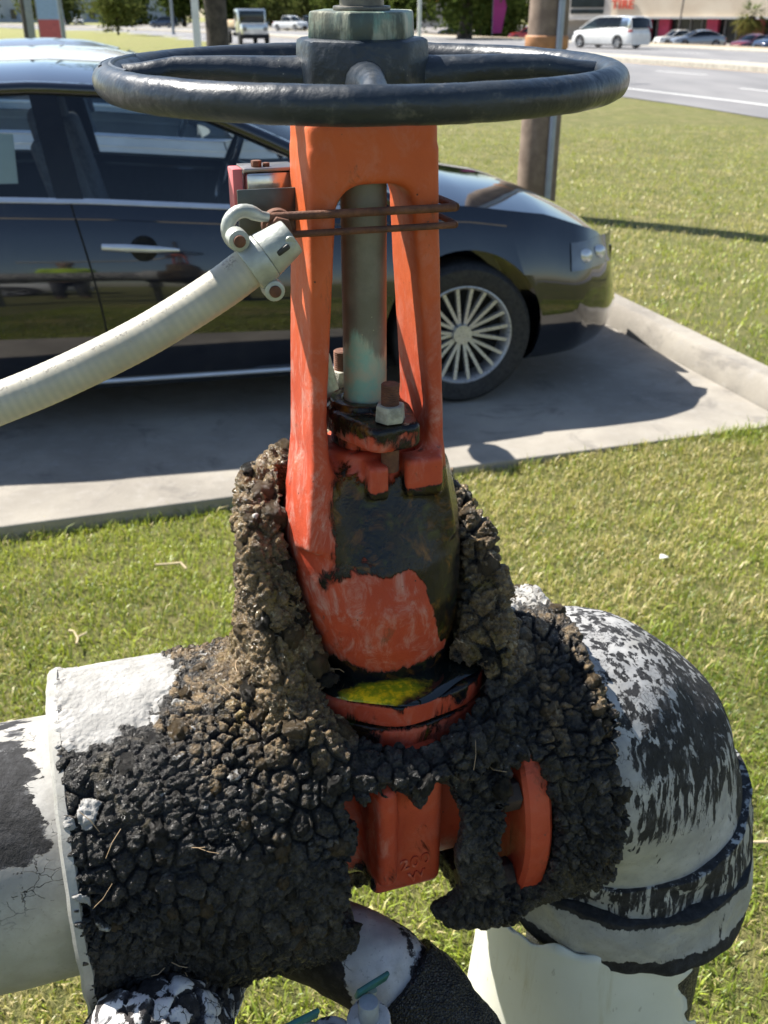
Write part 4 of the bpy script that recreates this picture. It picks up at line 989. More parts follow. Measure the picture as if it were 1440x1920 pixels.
# big parking lot beyond the road
gx, gy = np.meshgrid(np.linspace(-60, 170, 60), np.linspace(45, 420, 80), indexing='ij'); I = np.arange(gx.size).reshape(gx.shape); F = np.stack([I[:-1, :-1], I[1:, :-1], I[1:, 1:], I[:-1, 1:]], -1).reshape(-1, 4)
rr_ = roff(gx, gy); V = np.stack([gx.ravel(), gy.ravel(), lawn_h(gx, gy).ravel() + .02 - .5 * (rr_ < 29)], 1)
o = obj('car_park', make_mesh('car_park', V, F[(rr_[F] > 27).all(1)]), simple('pale_lot_asphalt', (.22, .20, .18), .85, 0, .15, .4, .2)); o['kind'] = 'structure'

# ---- grass blades on the near lawn
def m_grass():
    t = NT('grass_blade'); a = t.at('tone'); s = t.at('straw')
    c = t.mix(a, (.085, .155, .012), (.38, .45, .05)); c = t.mix(s, c, (.66, .53, .26))
    d = t.n('ShaderNodeBsdfDiffuse'); tr = t.n('ShaderNodeBsdfTranslucent'); mx = t.n('ShaderNodeMixShader'); gl = t.n('ShaderNodeBsdfGlossy'); m2 = t.n('ShaderNodeMixShader')
    t.l(c, d.inputs[0]); t.l(t.mix(.6, c, (.50, .52, .05)), tr.inputs[0]); mx.inputs[0].default_value = .35; t.l(d.outputs[0], mx.inputs[1]); t.l(tr.outputs[0], mx.inputs[2])
    gl.inputs['Roughness'].default_value = .45; m2.inputs[0].default_value = .05; t.l(mx.outputs[0], m2.inputs[1]); t.l(gl.outputs[0], m2.inputs[2]); t.l(m2.outputs[0], t.out.inputs[0]); return t.m
def blades(n, x0, x1, y0, y1, L, w, cond, seed):
    g = np.random.default_rng(seed); x = g.uniform(x0, x1, n); y = g.uniform(y0, y1, n); P2 = np.stack([x, y, 0 * x], 1)
    cl = fbm(P2, 2.2, 3, seed) ; cl2 = fbm(P2, 14, 2, seed + 3)
    s, m = sm(x, y); keep = cond(x, y, s, m) & (g.random(n) < .70 + .5 * cl2); x, y, cl, cl2, s, m = (q[keep] for q in (x, y, cl, cl2, s, m)); n = len(x)
    z = lawn_h(x, y); ln = L * g.uniform(.5, 1.25, n) * (1 + .35 * cl2); az = g.uniform(0, 2 * np.pi, n); tilt = np.clip(g.normal(.75, .38, n), .05, 1.5); ww = w * g.uniform(.6, 1.3, n)
    edge = np.exp(-np.abs(m) / .06) * (s < CURB_S); ln = ln * (1 + .5 * edge * g.random(n))
    dirx, diry = np.cos(az), np.sin(az); px, py = -diry, dirx
    t1 = tilt * .55; V = np.empty((n, 6, 3), np.float32)
    mx = x + dirx * ln * .5 * np.sin(t1); my = y + diry * ln * .5 * np.sin(t1); mz = z + ln * .5 * np.cos(t1)
    ex = mx + dirx * ln * .5 * np.sin(tilt * 1.35); ey = my + diry * ln * .5 * np.sin(tilt * 1.35); ez = mz + ln * .5 * np.cos(tilt * 1.35)
    for k, (a, b, c, f) in enumerate(((x, y, z - .004, .8), (mx, my, mz, 1.0), (ex, ey, ez, .18))):
        V[:, 2 * k] = np.stack([a - px * ww * f / 2, b - py * ww * f / 2, c], 1); V[:, 2 * k + 1] = np.stack([a + px * ww * f / 2, b + py * ww * f / 2, c], 1)
    b = np.arange(n)[:, None] * 6; F = np.concatenate([b + [0, 1, 3, 2], b + [2, 3, 5, 4]], 0)
    tone = np.clip(.50 + .75 * cl + .35 * fbm(np.stack([x, y, 0 * x], 1), 7, 2, 33) + g.normal(0, .2, n), 0, 1); dry = sst(.12, .55, fbm(np.stack([x, y, 0 * x], 1), 1.6, 3, 77) + .55 * np.exp(-((s - 2.9) / .7) ** 2 - ((m + .25) / .22) ** 2) + .3 * sst(2, 4.5, y) * 0)
    straw = (g.random(n) < .14 + .55 * dry + .30 * sst(4.2, 8, y)).astype(float) * g.uniform(.5, 1, n)
    return V.reshape(-1, 3), F, np.repeat(tone, 6), np.repeat(straw, 6)
near = lambda x, y, s, m: (m < .005) & (np.abs(x) < .60 * y + .32)
right = lambda x, y, s, m: (s > CURB_S + .15) & (m > .0) & (x < .56 * y + .3) & (roff(x, y) < -.3) & (np.random.default_rng(4).random(len(x)) < 1.15 - y / 16)
parts = [blades(340000, -2.0, 2.7, 1.05, 4.6, .029, .0026, near, 5), blades(190000, .2, 8.0, 4.2, 17, .042, .0060, right, 9), blades(16000, -2.0, 2.7, 1.05, 4.6, .052, .0042, near, 15)]
k = 0; Vs = []; Fs = []; T = []; S_ = []
for V, F, a, b in parts: Vs.append(V); Fs.append(F + k); T.append(a); S_.append(b); k += len(V)
me = make_mesh('grass', np.concatenate(Vs), np.concatenate(Fs), False); attr(me, 'tone', np.concatenate(T)); attr(me, 'straw', np.concatenate(S_))
o = obj('grass', me, m_grass()); tag(o, 'short sunlit yellow-green grass of the near lawn', 'grass', kind='stuff')

# litter on the lawn
M_STRAW = simple('dry_stalk', (.52, .42, .26), .85, 0, .2, 30, .2); M_PAPER = simple('white_scrap', (.62, .62, .60), .8, 0, .1, 30, .1)
for nm, lab, pts, r in (('twig', 'pale forked dry stalk on the lawn at left', [[(-.985, 2.62), (-.965, 2.60), (-.945, 2.575), (-.935, 2.53)], [(-.945, 2.575), (-.925, 2.60)]], .0035), ('twig', 'curved dry stalk on the lawn left of the crust', [[(-.80, 3.03), (-.75, 3.04), (-.71, 3.03), (-.685, 3.0)]], .004), ('twig', 'long dry stalk on the grass at lower right', [[(.66, 1.66), (.74, 1.70), (.84, 1.71), (.98, 1.72)], [(.74, 1.70), (.78, 1.67)]], .0035)):
    c = pts[0][0]; z = gzl = float(lawn_h(np.array([c[0]]), np.array([c[1]]))[0]); b0 = (c[0], c[1], z); t_ = thing(nm, lab, 'twig', b0, 0, 'dry stalks on the lawn')
    for q in pts: mb = MB(b0); mb.tube([(x, y, z + .030 + .006 * math.sin(9 * i + x * 40)) for i, (x, y) in enumerate(q)], r, 7); mb.build('stalk', M_STRAW, t_)
for lab, x, y in (('small white scrap on the lawn right of the bonnet', .37, 3.35), ('tiny pale scrap on the lawn at upper right', .98, 3.05)):
    z = float(lawn_h(np.array([x]), np.array([y]))[0]) + .028; mb = MB((x, y, z)); mb.add([(x - .016, y - .008, z), (x + .014, y - .010, z + .006), (x + .018, y + .009, z), (x - .01, y + .012, z + .008), (x, y, z + .012)], [(0, 1, 4), (1, 2, 4), (2, 3, 4), (3, 0, 4), (3, 2, 1, 0)]); o = mb.build('paper_scrap', M_PAPER, None, loc=(x, y, z)); tag(o, lab, 'litter', 'scraps on the lawn')
# ================================================================== vehicles
def m_paint(name, col, rough=.06, metal=0.0, flake=0.0):
    t = NT(name); c = t.mix(t.ramp(t.noise(3, 4), .35, .7), tuple(x * .92 for x in col), tuple(min(1, x * 1.08) for x in col))
    dust_sheen = t.ramp(t.noise(9, 6, .7), .5, .8, 0, .06); c = t.mix(dust_sheen, c, (.25, .22, .18))
    return t.fin(c, t.ramp(t.noise(14, 4), .3, .7, rough * .8, rough * 1.5), None, metal, spec=.5, Coat_Weight=1.0, Coat_Roughness=.02)
def m_glass(name, tint=(.88, .95, .96)):
    t = NT(name); tr = t.n('ShaderNodeBsdfTransparent'); gl = t.n('ShaderNodeBsdfGlossy'); fr = t.n('ShaderNodeFresnel'); mx = t.n('ShaderNodeMixShader')
    t.l(t.mix(t.ramp(t.noise(4, 4), .3, .8), tint, tuple(x * .93 for x in tint)), tr.inputs[0]); gl.inputs['Roughness'].default_value = .01; fr.inputs['IOR'].default_value = 1.55
    f = t.math('ADD', t.math('MULTIPLY', fr.outputs[0], 1.0), .01, clamp=True)
    t.l(f, mx.inputs[0]); t.l(tr.outputs[0], mx.inputs[1]); t.l(gl.outputs[0], mx.inputs[2]); t.l(mx.outputs[0], t.out.inputs[0]); return t.m
M_GLASS = m_glass('car_glass'); M_GLASSD = m_glass('dark_car_glass', (.10, .13, .14))
M_TYRE = simple('tyre_rubber', (.018, .018, .019), .75, 0, .25, 30, .3); M_ALLOY = simple('machined_alloy', (.42, .42, .43), .3, .4, .06, 30, .05); M_GLOSSB = simple('gloss_black_trim', (.008, .008, .009), .18, 0, .2, 20, 0); M_CHR = simple('bright_chrome', (.80, .80, .80), .06, 1, .04, 10, 0)
M_TRIM = simple('bright_trim', (.62, .64, .68), .22, .55, .05, 10, 0)
M_SEAM = simple('door_gap', (.002, .002, .002), .9, 0, .2, 20, 0); M_SEAT = simple('dark_seat_cloth', (.13, .13, .135), .85, 0, .25, 40, .3); M_LAMP = simple('headlamp_lens', (.16, .17, .19), .05, .5, .1, 20, 0); M_RLAMP = simple('tail_lamp', (.30, .02, .015), .15, 0, .15, 20, 0)
M_UNDER = simple('underbody', (.012, .012, .013), .9, 0, .2, 10, 0)

def lerp_tab(tab, x): return np.interp(x, [a for a, _ in tab], [b for _, b in tab])
SEDAN = dict(x0=-3.88, x1=.93, ax=(0, -2.82), r=.335, hw=.925,
    belt=[(-3.88, .70), (-3.80, .86), (-3.6, .985), (-3.2, 1.02), (-2.6, 1.03), (-2.0, 1.005), (-1.6, .985), (-.8, .925), (-.4, .925), (0, .915), (.4, .86), (.7, .76), (.86, .64), (.93, .52)],
    wid=[(-3.88, .66), (-3.7, .83), (-3.2, .91), (-2.4, .925), (-.5, .925), (.3, .915), (.6, .86), (.8, .72), (.93, .50)],
    crown=[(-3.88, .02), (-3.4, .07), (-.6, .06), (0, .075), (.5, .06), (.93, .02)],
    rail=[(-3.25, 1.04), (-2.85, 1.26), (-2.5, 1.37), (-2.2, 1.405), (-1.8, 1.415), (-1.45, 1.395), (-1.15, 1.325), (-.80, 1.175), (-.32, .935)],
    raily=[(-3.25, .80), (-2.8, .68), (-2.2, .645), (-1.4, .645), (-.9, .70), (-.32, .80)], rcrown=.085,
    cuts=[-2.62, -1.70], sill=.17, nose=.20)
VAN = dict(x0=-3.95, x1=.95, ax=(0, -2.95), r=.35, hw=.98,
    belt=[(-3.95, .85), (-3.90, 1.08), (-3.0, 1.13), (-1.6, 1.10), (-.6, 1.03), (0, .98), (.5, .92), (.8, .80), (.95, .55)],
    wid=[(-3.95, .90), (-3.7, .96), (-3, .98), (.2, .97), (.6, .88), (.95, .62)], crown=[(-3.95, .0), (0, .07), (.95, .02)],
    rail=[(-3.92, 1.10), (-3.80, 1.58), (-3.65, 1.68), (-2.6, 1.72), (-1.3, 1.70), (-.9, 1.60), (-.4, 1.35), (.15, 1.03)], raily=[(-3.92, .92), (-3.6, .78), (-1, .76), (.15, .84)], rcrown=.06, cuts=[-2.95, -1.25], sill=.2, nose=.2)
SUV = dict(VAN); SUV.update(x0=-3.65, ax=(0, -2.7), belt=[(-3.65, .8), (-3.6, 1.05), (-2.8, 1.12), (-1.6, 1.09), (-.6, 1.05), (0, 1.02), (.6, .98), (.85, .86), (.95, .6)], wid=[(-3.65, .85), (-3.4, .93), (.3, .94), (.95, .68)], rail=[(-3.62, 1.08), (-3.4, 1.50), (-3.1, 1.62), (-2.2, 1.68), (-1.5, 1.66), (-1.1, 1.55), (-.35, 1.06)], raily=[(-3.62, .86), (-3.1, .72), (-1.2, .70), (-.35, .82)], hw=.94, cuts=[-2.55, -1.55], r=.36)
PICK = dict(SUV); PICK.update(x0=-4.6, ax=(0, -3.6), belt=[(-4.6, .9), (-4.55, 1.08), (-2.75, 1.10), (-1.6, 1.12), (-.6, 1.10), (0, 1.08), (.6, 1.03), (.85, .9), (.95, .6)], wid=[(-4.6, .93), (.4, .95), (.95, .75)], rail=[(-2.72, 1.12), (-2.6, 1.60), (-2.4, 1.74), (-1.6, 1.74), (-1.2, 1.64), (-.55, 1.12)], raily=[(-2.72, .86), (-2.4, .74), (-1.2, .72), (-.55, .84)], cuts=[-1.7], hw=.95, sill=.3, r=.39)

def body_pts(p, x):
    """half section from sill to centre line at station x: list of (y, z)"""
    zb = float(lerp_tab(p['belt'], x)); w = float(lerp_tab(p['wid'], x)); cr = float(lerp_tab(p['crown'], x)); s0 = p['sill']
    f = max(0, (x - p['ax'][0] - .45) / (p['x1'] - p['ax'][0] - .45)) if x > p['ax'][0] + .45 else 0
    s0 = s0 + .03 * f
    zs = [s0, s0 + .05, s0 + (zb - s0) * .20, s0 + (zb - s0) * .42, s0 + (zb - s0) * .62, s0 + (zb - s0) * .84, zb - .045, zb]
    ys = [w - .11, w - .050, w - .022, w, w - .008, w - .048, w - .074, w - .098]
    return list(zip(ys, zs)) + [((w - .098) * .72, zb + cr * .65), ((w - .098) * .38, zb + cr * .95), (0, zb + cr)]
def body_y(p, x, z):
    q = body_pts(p, x)[:8]; return float(np.interp(z, [b for a, b in q], [a for a, b in q]))
def rail_pt(p, x): return float(lerp_tab(p['raily'], x)), float(lerp_tab(p['rail'], x))
def lofted(rows, closed=False):
    V = [q for r in rows for q in r]; n = len(rows[0]); F = [(i * n + k, i * n + k + 1, (i + 1) * n + k + 1, (i + 1) * n + k) for i in range(len(rows) - 1) for k in range(n - 1)]
    return V, F
import bmesh
def fixn(me, bev=0):
    bm = bmesh.new(); bm.from_mesh(me); bmesh.ops.remove_doubles(bm, verts=bm.verts, dist=.0004); bmesh.ops.recalc_face_normals(bm, faces=bm.faces); bm.to_mesh(me); bm.free()
    me.polygons.foreach_set('use_smooth', np.ones(len(me.polygons), bool)); me.set_sharp_from_angle(angle=R(40)); return me
CARCACHE = {}
def car_parts(key, p, detail):
    if (key, detail) in CARCACHE: return CARCACHE[(key, detail)]
    out = []                                              # (name, mesh, material-key, location, children)
    nst = 90 if detail else 40; X = np.linspace(p['x0'], p['x1'], nst)
    xa0, xa1 = p['rail'][-1][0], p['rail'][0][0]
    rows = []
    for x in X:
        h = body_pts(p, x); rows.append([(x, -y, z) for y, z in h] + [(x, y, z) for y, z in h[-2::-1]])
    V, F = lofted(rows); n = len(rows[0])
    F.append(tuple(range(n))); F.append(tuple((nst - 1) * n + k for k in range(n - 1, -1, -1)))
    F += [(i * n, (i + 1) * n, (i + 1) * n + n - 1, i * n + n - 1) for i in range(nst - 1)]
    me = make_mesh(key + '_body', V, F, False); fixn(me)
    # open the cabin: drop upper faces between the screens so one can look in
    bm = bmesh.new(); bm.from_mesh(me); dl = []
    for f in bm.faces:
        c = f.calc_center_median()
        if xa1 + .05 < c.x < xa0 - .25 and abs(c.y) < .80 and c.z > .75 and f.normal.z > .5: dl.append(f)
    bmesh.ops.delete(bm, geom=dl, context='FACES'); bm.to_mesh(me); bm.free()
    o = bpy.data.objects.new('tmp', me); COL.objects.link(o)
    for ax in p['ax']:
        mb = MB(); mb.cyl((ax, -2, p['r'] + .015), (ax, 2, p['r'] + .015), p['r'] + .055, n=48); cm = mb.mesh('c'); co_ = bpy.data.objects.new('cut', cm); COL.objects.link(co_)
        # cut only the outer skin: two short cylinders
        cm2 = MB().cyl((ax, -2, p['r'] + .01), (ax, -p['hw'] + .30, p['r'] + .01), p['r'] + .05, n=48).cyl((ax, p['hw'] - .30, p['r'] + .01), (ax, 2, p['r'] + .01), p['r'] + .05, n=48).mesh('c2'); co_.data = cm2
        md = o.modifiers.new('b', 'BOOLEAN'); md.operation = 'DIFFERENCE'; md.object = co_; md.solver = 'EXACT'
        dg = bpy.context.evaluated_depsgraph_get(); me2 = bpy.data.meshes.new_from_object(o.evaluated_get(dg)); o.modifiers.clear(); o.data = me2; bpy.data.objects.remove(co_)
    me = o.data; me.name = key + '_body'; bpy.data.objects.remove(o)
    me.polygons.foreach_set('use_smooth', np.ones(len(me.polygons), bool)); me.set_sharp_from_angle(angle=R(35))
    out.append(('body', me, 'paint', None))
    # roof
    xr = [x for x in np.linspace(xa1, xa0, 60)]; top = max(b for a, b in p['rail'])
    xf = max(x for x in xr if rail_pt(p, x)[1] > top - .09); xb = min(x for x in xr if rail_pt(p, x)[1] > top - .09)
    rows = []
    for x in np.linspace(xb, xf, 24):
        y, z = rail_pt(p, x); rows.append([(x, y * t, z + p['rcrown'] * (1 - abs(t) ** 2.2)) for t in np.linspace(-1, 1, 17)])
    V, F = lofted(rows); out.append(('roof', fixn(make_mesh(key + '_roof', V, F, False)), 'paint', None))
    # screens
    for nm, xs_ in (('windscreen', np.linspace(xf, xa0, 12)), ('rear_window', np.linspace(xa1, xb, 12))):
        rows = []
        for x in xs_:
            y, z = rail_pt(p, x); k = (z - rail_pt(p, xs_[-1] if nm == 'windscreen' else xs_[0])[1]) / max(.01, top - rail_pt(p, xs_[-1] if nm == 'windscreen' else xs_[0])[1]); bow = (.10 if nm == 'windscreen' else -.08)
            rows.append([(x + bow * (1 - abs(t) ** 2), (y - .03) * t, z - .006 + p['rcrown'] * .8 * (1 - abs(t) ** 2.2)) for t in np.linspace(-1, 1, 13)])
        V, F = lofted(rows); out.append((nm, fixn(make_mesh(key + nm, V, F, False)), 'glass', None))
    # side glass, pillars, rails
    for s in (-1, 1):
        mb = MB(); mb.tube([(x, s * rail_pt(p, x)[0], rail_pt(p, x)[1]) for x in np.linspace(xa1, xa0, 40)], [.034 if rail_pt(p, x)[1] < top - .03 else .028 for x in np.linspace(xa1, xa0, 40)], 10); out.append(('roof_rail', fixn(mb.mesh('rail')), 'paint', None))
        def gp(x, f):
            yb = (float(lerp_tab(p['wid'], x)) - .101); zb = float(lerp_tab(p['belt'], x)) + .004; yr, zr = rail_pt(p, x); bow = .02 * math.sin(math.pi * f)
            return (x, s * (yb + (yr - yb) * f + bow), zb + (zr - zb) * f)
        ed = [xa1 + .22] + list(p['cuts']) + [xa0 - .10]
        for a, b in zip(ed[:-1], ed[1:]):
            lean = -.07 
            rows = [[gp(x + (lean * f if a < x < b - .02 else 0) * 1, f) for f in np.linspace(0, .985, 8)] for x in np.linspace(a + .035, b - .035, 16)]
            V, F = lofted(rows); out.append(('side_window', fixn(make_mesh(key + 'sw', V, F, False)), 'glass', None))
        for c in p['cuts']:
            mb = MB(); w_ = .055
            rows = [[gp(c + (-.07) * f + d, f) for d in (-w_, -w_ * .3, w_ * .3, w_)] for f in np.linspace(0, 1, 8)]
            V, F = lofted(rows); V = [(x, y + s * .004, z) for x, y, z in V]; out.append(('pillar', fixn(make_mesh(key + 'pl', V, F, False)), 'black', None))
        mb = MB(); xs_ = np.linspace(xa1 + .15, xa0 - .12, 30)
        rows = [[(x, s * (float(lerp_tab(p['wid'], x)) - .097 + dy), float(lerp_tab(p['belt'], x)) + dz) for dy, dz in ((0, -.008), (.006, -.008), (.008, -.004), (.003, .008), (-.006, .013))] for x in xs_]
        V, F = lofted(rows); out.append(('belt_trim', fixn(make_mesh(key + 'bt', V, F, False)), 'chrome', None))
        if detail:
            # door gaps
            for c in (p['cuts'][-1], p['cuts'][0] + .02, xa0 - .42):
                zt = float(lerp_tab(p['belt'], c)); pts = []
                for f in np.linspace(0, 1, 14):
                    z = zt + (.215 - zt) * f; x = c + .09 * math.sin(f * 1.9) * (1 if c > -2 else .4) - (.03 * max(0, f - .75) * 4 * 0); pts.append((x, s * (body_y(p, x, z) + .0005), z))
                mb = MB(); mb.tube(pts, .0042, 8); out.append(('door_gap', fixn(mb.mesh('gap')), 'seam', None))
            # handles with a dark recess
            for hx in (-1.43, -2.45):
                hz = .80 - (hx + 1.43) * -.07; y = body_y(p, hx, hz)
                mb = MB(); mb.tube([(hx - .16, s * (y + .022), hz + .016), (hx - .06, s * (y + .035), hz + .010), (hx + .05, s * (y + .034), hz), (hx + .155, s * (y + .012), hz - .012)], [.014, .017, .015, .007], 12); out.append(('door_handle', fixn(mb.mesh('handle')), 'chrome', None))
                mb = MB(); mb.lathe([(.001, .012), (.05, .010), (.058, 0)], (hx + .01, s * (y + .002), hz - .005), 28, Matrix.Rotation(R(90) * -s, 3, 'X'), cap=False); out.append(('handle_recess', fixn(mb.mesh('recess')), 'seam', None))
            # rocker trim and shoulder crease
            mb = MB(); mb.tube([(x, s * (body_y(p, x, .222) + .004), .222) for x in np.linspace(-2.35, -.46, 20)], .011, 8); out.append(('rocker_trim', fixn(mb.mesh('rocker')), 'chrome', None))
            mb = MB(); mb.tube([(x, s * (body_y(p, x, float(lerp_tab(p['belt'], x)) - .062) - .006), float(lerp_tab(p['belt'], x)) - .062) for x in np.linspace(-3.3, .2, 40)], .0105, 8); out.append(('shoulder_crease', fixn(mb.mesh('crease')), 'paint', None))
            # mirror
            mb = MB(); mx = xa0 - .33; y = body_y(p, mx, .93); mb.lathe([(.001, -.11), (.05, -.10), (.075, -.04), (.078, .05), (.06, .10), (.001, .11)], (mx, s * (y + .13), 1.03), 20, Matrix.Rotation(R(90), 3, 'X')); mb.cyl((mx + .02, s * (y - .02), .96), (mx, s * (y + .06), 1.0), .025, n=10); out.append(('mirror', fixn(mb.mesh('mirror')), 'paint', None))
        # lamps
        xl = p['x1'] - .22; zl = float(lerp_tab(p['belt'], xl)) - .06; wl = float(lerp_tab(p['wid'], xl)); V = []
        rows = [[(x, s * (body_y(p, x, z) + .006), z) for x in np.linspace(xl - .18, xl + .14, 8)] for z in (zl - .09, zl - .05, zl, zl + .035)]
        V, F = lofted(rows); out.append(('headlight', fixn(make_mesh('hl', V, F, False)), 'lamp', None))
        mb = MB()
        for dx_ in (-.10, .0): mb.lathe([(.001, .014), (.022, .010), (.034, .0)], (xl + dx_, s * (body_y(p, xl + dx_, zl - .03) + .008), zl - .03), 20, Matrix.Rotation(R(90) * -s, 3, 'X'), cap=False)
        out.append(('projector_lens', fixn(mb.mesh('pj')), 'chrome', None))
        xt = p['x0'] + .13; zt = float(lerp_tab(p['belt'], xt)) - .10
        rows = [[(x, s * (body_y(p, x, z) + .006), z) for x in np.linspace(xt - .12, xt + .16, 8)] for z in (zt - .08, zt - .03, zt + .05)]
        V, F = lofted(rows); out.append(('tail_light', fixn(make_mesh('tl', V, F, False)), 'rlamp', None))
    # grille and plate
    mb = MB(); mb.box((p['x1'] + .005, 0, .48), (.03, .72, .26)); out.append(('grille', fixn(mb.mesh('grille')), 'black', None))
    mb = MB(); mb.box(((p['x0'] + p['x1']) / 2, 0, .19), (p['x1'] - p['x0'] - 1.3, 2 * p['hw'] - .34, .06)); out.append(('underbody', fixn(mb.mesh('under')), 'under', None))
    if detail:
        for sx, sy in ((-1.45, -.40), (-1.45, .40)):
            mb = MB(); mb.box((sx, sy, .62), (.50, .50, .16)); mb.box((sx - .27, sy, .92), (.14, .48, .62), Matrix.Rotation(R(-14), 3, 'Y')); mb.box((sx - .36, sy, 1.25), (.09, .26, .17), Matrix.Rotation(R(-10), 3, 'Y')); me = mb.build('t', None, None, .05, True, seg=3).data; bpy.data.objects.remove(bpy.data.objects['t']) if 't' in bpy.data.objects else None; out.append(('seat', me, 'seat', None))
        mb = MB(); mb.box((-2.55, 0, .70), (.5, 1.3, .2)); mb.box((-2.85, 0, .98), (.16, 1.3, .55), Matrix.Rotation(R(-20), 3, 'Y')); out.append(('rear_seat', fixn(mb.mesh('rs')), 'seat', None))
        mb = MB(); mb.box((-.62, 0, .86), (.5, 1.5, .16)); out.append(('dashboard', fixn(mb.mesh('dash')), 'seat', None))
        M = Matrix.Rotation(R(-66), 4, 'Y'); mb = MB(); cx, cy, cz = -.96, .40, .96
        pts = [Vector((cx, cy, cz)) + (Matrix.Rotation(R(-66), 3, 'Y') @ Vector((.19 * math.cos(a), .19 * math.sin(a), 0))) for a in np.linspace(0, 2 * math.pi, 36, endpoint=False)]
        mb.tube(pts, .016, 10, True); mb.cyl((cx + .03, cy, cz), (cx + .3, cy, cz - .12), .035, n=12)
        for a in (0, 2.1, 4.2):
            q = Vector((cx, cy, cz)) + (Matrix.Rotation(R(-66), 3, 'Y') @ Vector((.19 * math.cos(a), .19 * math.sin(a), 0))); mb.tube([Vector((cx, cy, cz)), q], .014, 8)
        out.append(('steering_wheel', fixn(mb.mesh('sw')), 'black', None))
    mb = MB(); mb.box(((xa0 + xa1) / 2 - .1, 0, .50), (xa0 - xa1 - .7, 2 * p['hw'] - .3, .06)); out.append(('floor', fixn(mb.mesh('fl')), 'seat', None))
    # wheels
    r = p['r']; rim_r = r * .72; my = Matrix.Rotation(R(90), 3, 'X')
    def wheel_mesh():
        t = MB(); t.lathe([(rim_r - .01, .10), (rim_r + .012, .112), (r - .025, .110), (r - .004, .085), (r, .05), (r, -.05), (r - .004, -.085), (r - .025, -.11), (rim_r, -.112)], (0, 0, 0), 56 if detail else 24, my, cap=False)
        tm = fixn(t.mesh('tyre')); a = MB()
        a.lathe([(rim_r + .004, .098), (rim_r - .012, .104), (rim_r - .024, .090), (rim_r - .030, -.09)], (0, 0, 0), 56 if detail else 24, my, cap=False)
        a.cyl((0, 0, 0), (0, -.088, 0), .052, .045, 20)
        for k in range(10 if detail else 5):
            for dd in ((-.075, .075) if detail else (0,)):
                t0 = 2 * math.pi * k / (10 if detail else 5); t1 = t0 + dd * 2.1; t2 = t0 + dd * .5
                p0 = Vector((math.cos(t2) * .040, -.070, math.sin(t2) * .040)); p1 = Vector((math.cos(t1) * (rim_r - .016), -.094, math.sin(t1) * (rim_r - .016)))
                d = (p1 - p0); sd = d.cross(Vector((0, -1, 0))).normalized() * (.0068 if detail else .03); dp = Vector((0, .03, 0))
                a.add([p0 - sd, p0 + sd, p1 + sd * 1.2, p1 - sd * 1.2, p0 - sd + dp, p0 + sd + dp, p1 + sd * 1.2 + dp, p1 - sd * 1.2 + dp], [(0, 1, 2, 3), (0, 4, 5, 1), (1, 5, 6, 2), (2, 6, 7, 3), (3, 7, 4, 0)])
        am = fixn(a.mesh('rim')); b = MB(); b.lathe([(.001, .055), (rim_r - .032, .055), (rim_r - .032, .03)], (0, 0, 0), 40, my, cap=False) if 0 else b.cyl((0, .0, 0), (0, .02, 0), rim_r - .03, n=40)
        return tm, am, fixn(b.mesh('hubback'))
    wm = wheel_mesh()
    for ax in p['ax']:
        for s in (-1, 1): out.append(('wheel', wm, 'wheel', (ax, s * (p['hw'] - .125), r, s)))
    CARCACHE[(key, detail)] = out; return out
def make_car(name, label, cat, key, p, loc, yaw, paint, glass=None, detail=False, group=None):
    root = thing(name, label, cat, loc, yaw, group); mt = dict(paint=paint, glass=glass or M_GLASSD, chrome=M_TRIM if detail else M_GLOSSB, black=M_GLOSSB, seam=M_SEAM, seat=M_SEAT, lamp=M_LAMP, rlamp=M_RLAMP, under=M_UNDER)
    for nm, me, mk, ex in car_parts(key, p, detail):
        if mk == 'wheel':
            w = bpy.data.objects.new('wheel', None); COL.objects.link(w); w.parent = root; w.location = ex[:3]; w.rotation_euler = (0, 0, 0 if ex[3] < 0 else math.pi)
            for q, m2, mm in zip(('tyre', 'rim', 'brake_disc'), me, (M_TYRE, M_ALLOY, M_UNDER)):
                c = bpy.data.objects.new(q, m2); COL.objects.link(c); c.parent = w
                if not m2.materials: m2.materials.append(mm)
        else:
            c = bpy.data.objects.new(nm, me); COL.objects.link(c); c.parent = root
            if not me.materials: me.materials.append(mt[mk])
            c.material_slots[0].link = 'OBJECT'; c.material_slots[0].material = mt[mk]
    return root
CY = R(12.0)
def car_at(a, b, yaw=CY, org=(.38, 4.53)):               # axle-on-side-plane point moved by a (forward) and b (away)
    return (org[0] + a * math.cos(yaw) - b * math.sin(yaw), org[1] + a * math.sin(yaw) + b * math.cos(yaw))
P_BLACK = m_paint('black_blue_paint', (.0035, .0050, .011)); P_SILV = m_paint('pale_silver_paint', (.55, .57, .58), .16, .55); P_WHITE = m_paint('white_paint', (.72, .72, .70), .12); P_RED = m_paint('red_paint', (.42, .03, .02)); P_MAR = m_paint('maroon_paint', (.13, .012, .016)); P_DBLUE = m_paint('dark_blue_paint', (.02, .035, .075)); P_GREY = m_paint('silver_grey_paint', (.30, .31, .32), .18, .5); P_BLK2 = m_paint('black_paint', (.008, .008, .009))
x, y = car_at(0, .925); CAR = make_car('parked_car', 'glossy dark blue-black sedan parked directly behind the valve', 'car', 'sedan', SEDAN, (x, y, 0), CY, P_BLACK, M_GLASS, True, 'cars parked on the slab')
mb = MB(); mb.box((-2.02, -.745, 1.155), (.24, .004, .20), Matrix.Rotation(R(-22), 3, 'X')); mb.build('window_sticker', simple('pale_paper', (.62, .66, .58), .8, 0, .05, 8, 0), CAR)
x, y = car_at(-.15, .925 + 2.75); make_car('parked_car', 'white sedan parked right behind the dark sedan', 'car', 'sedan', SEDAN, (x, y, 0), CY, P_WHITE, M_GLASS, True, 'cars parked on the slab')
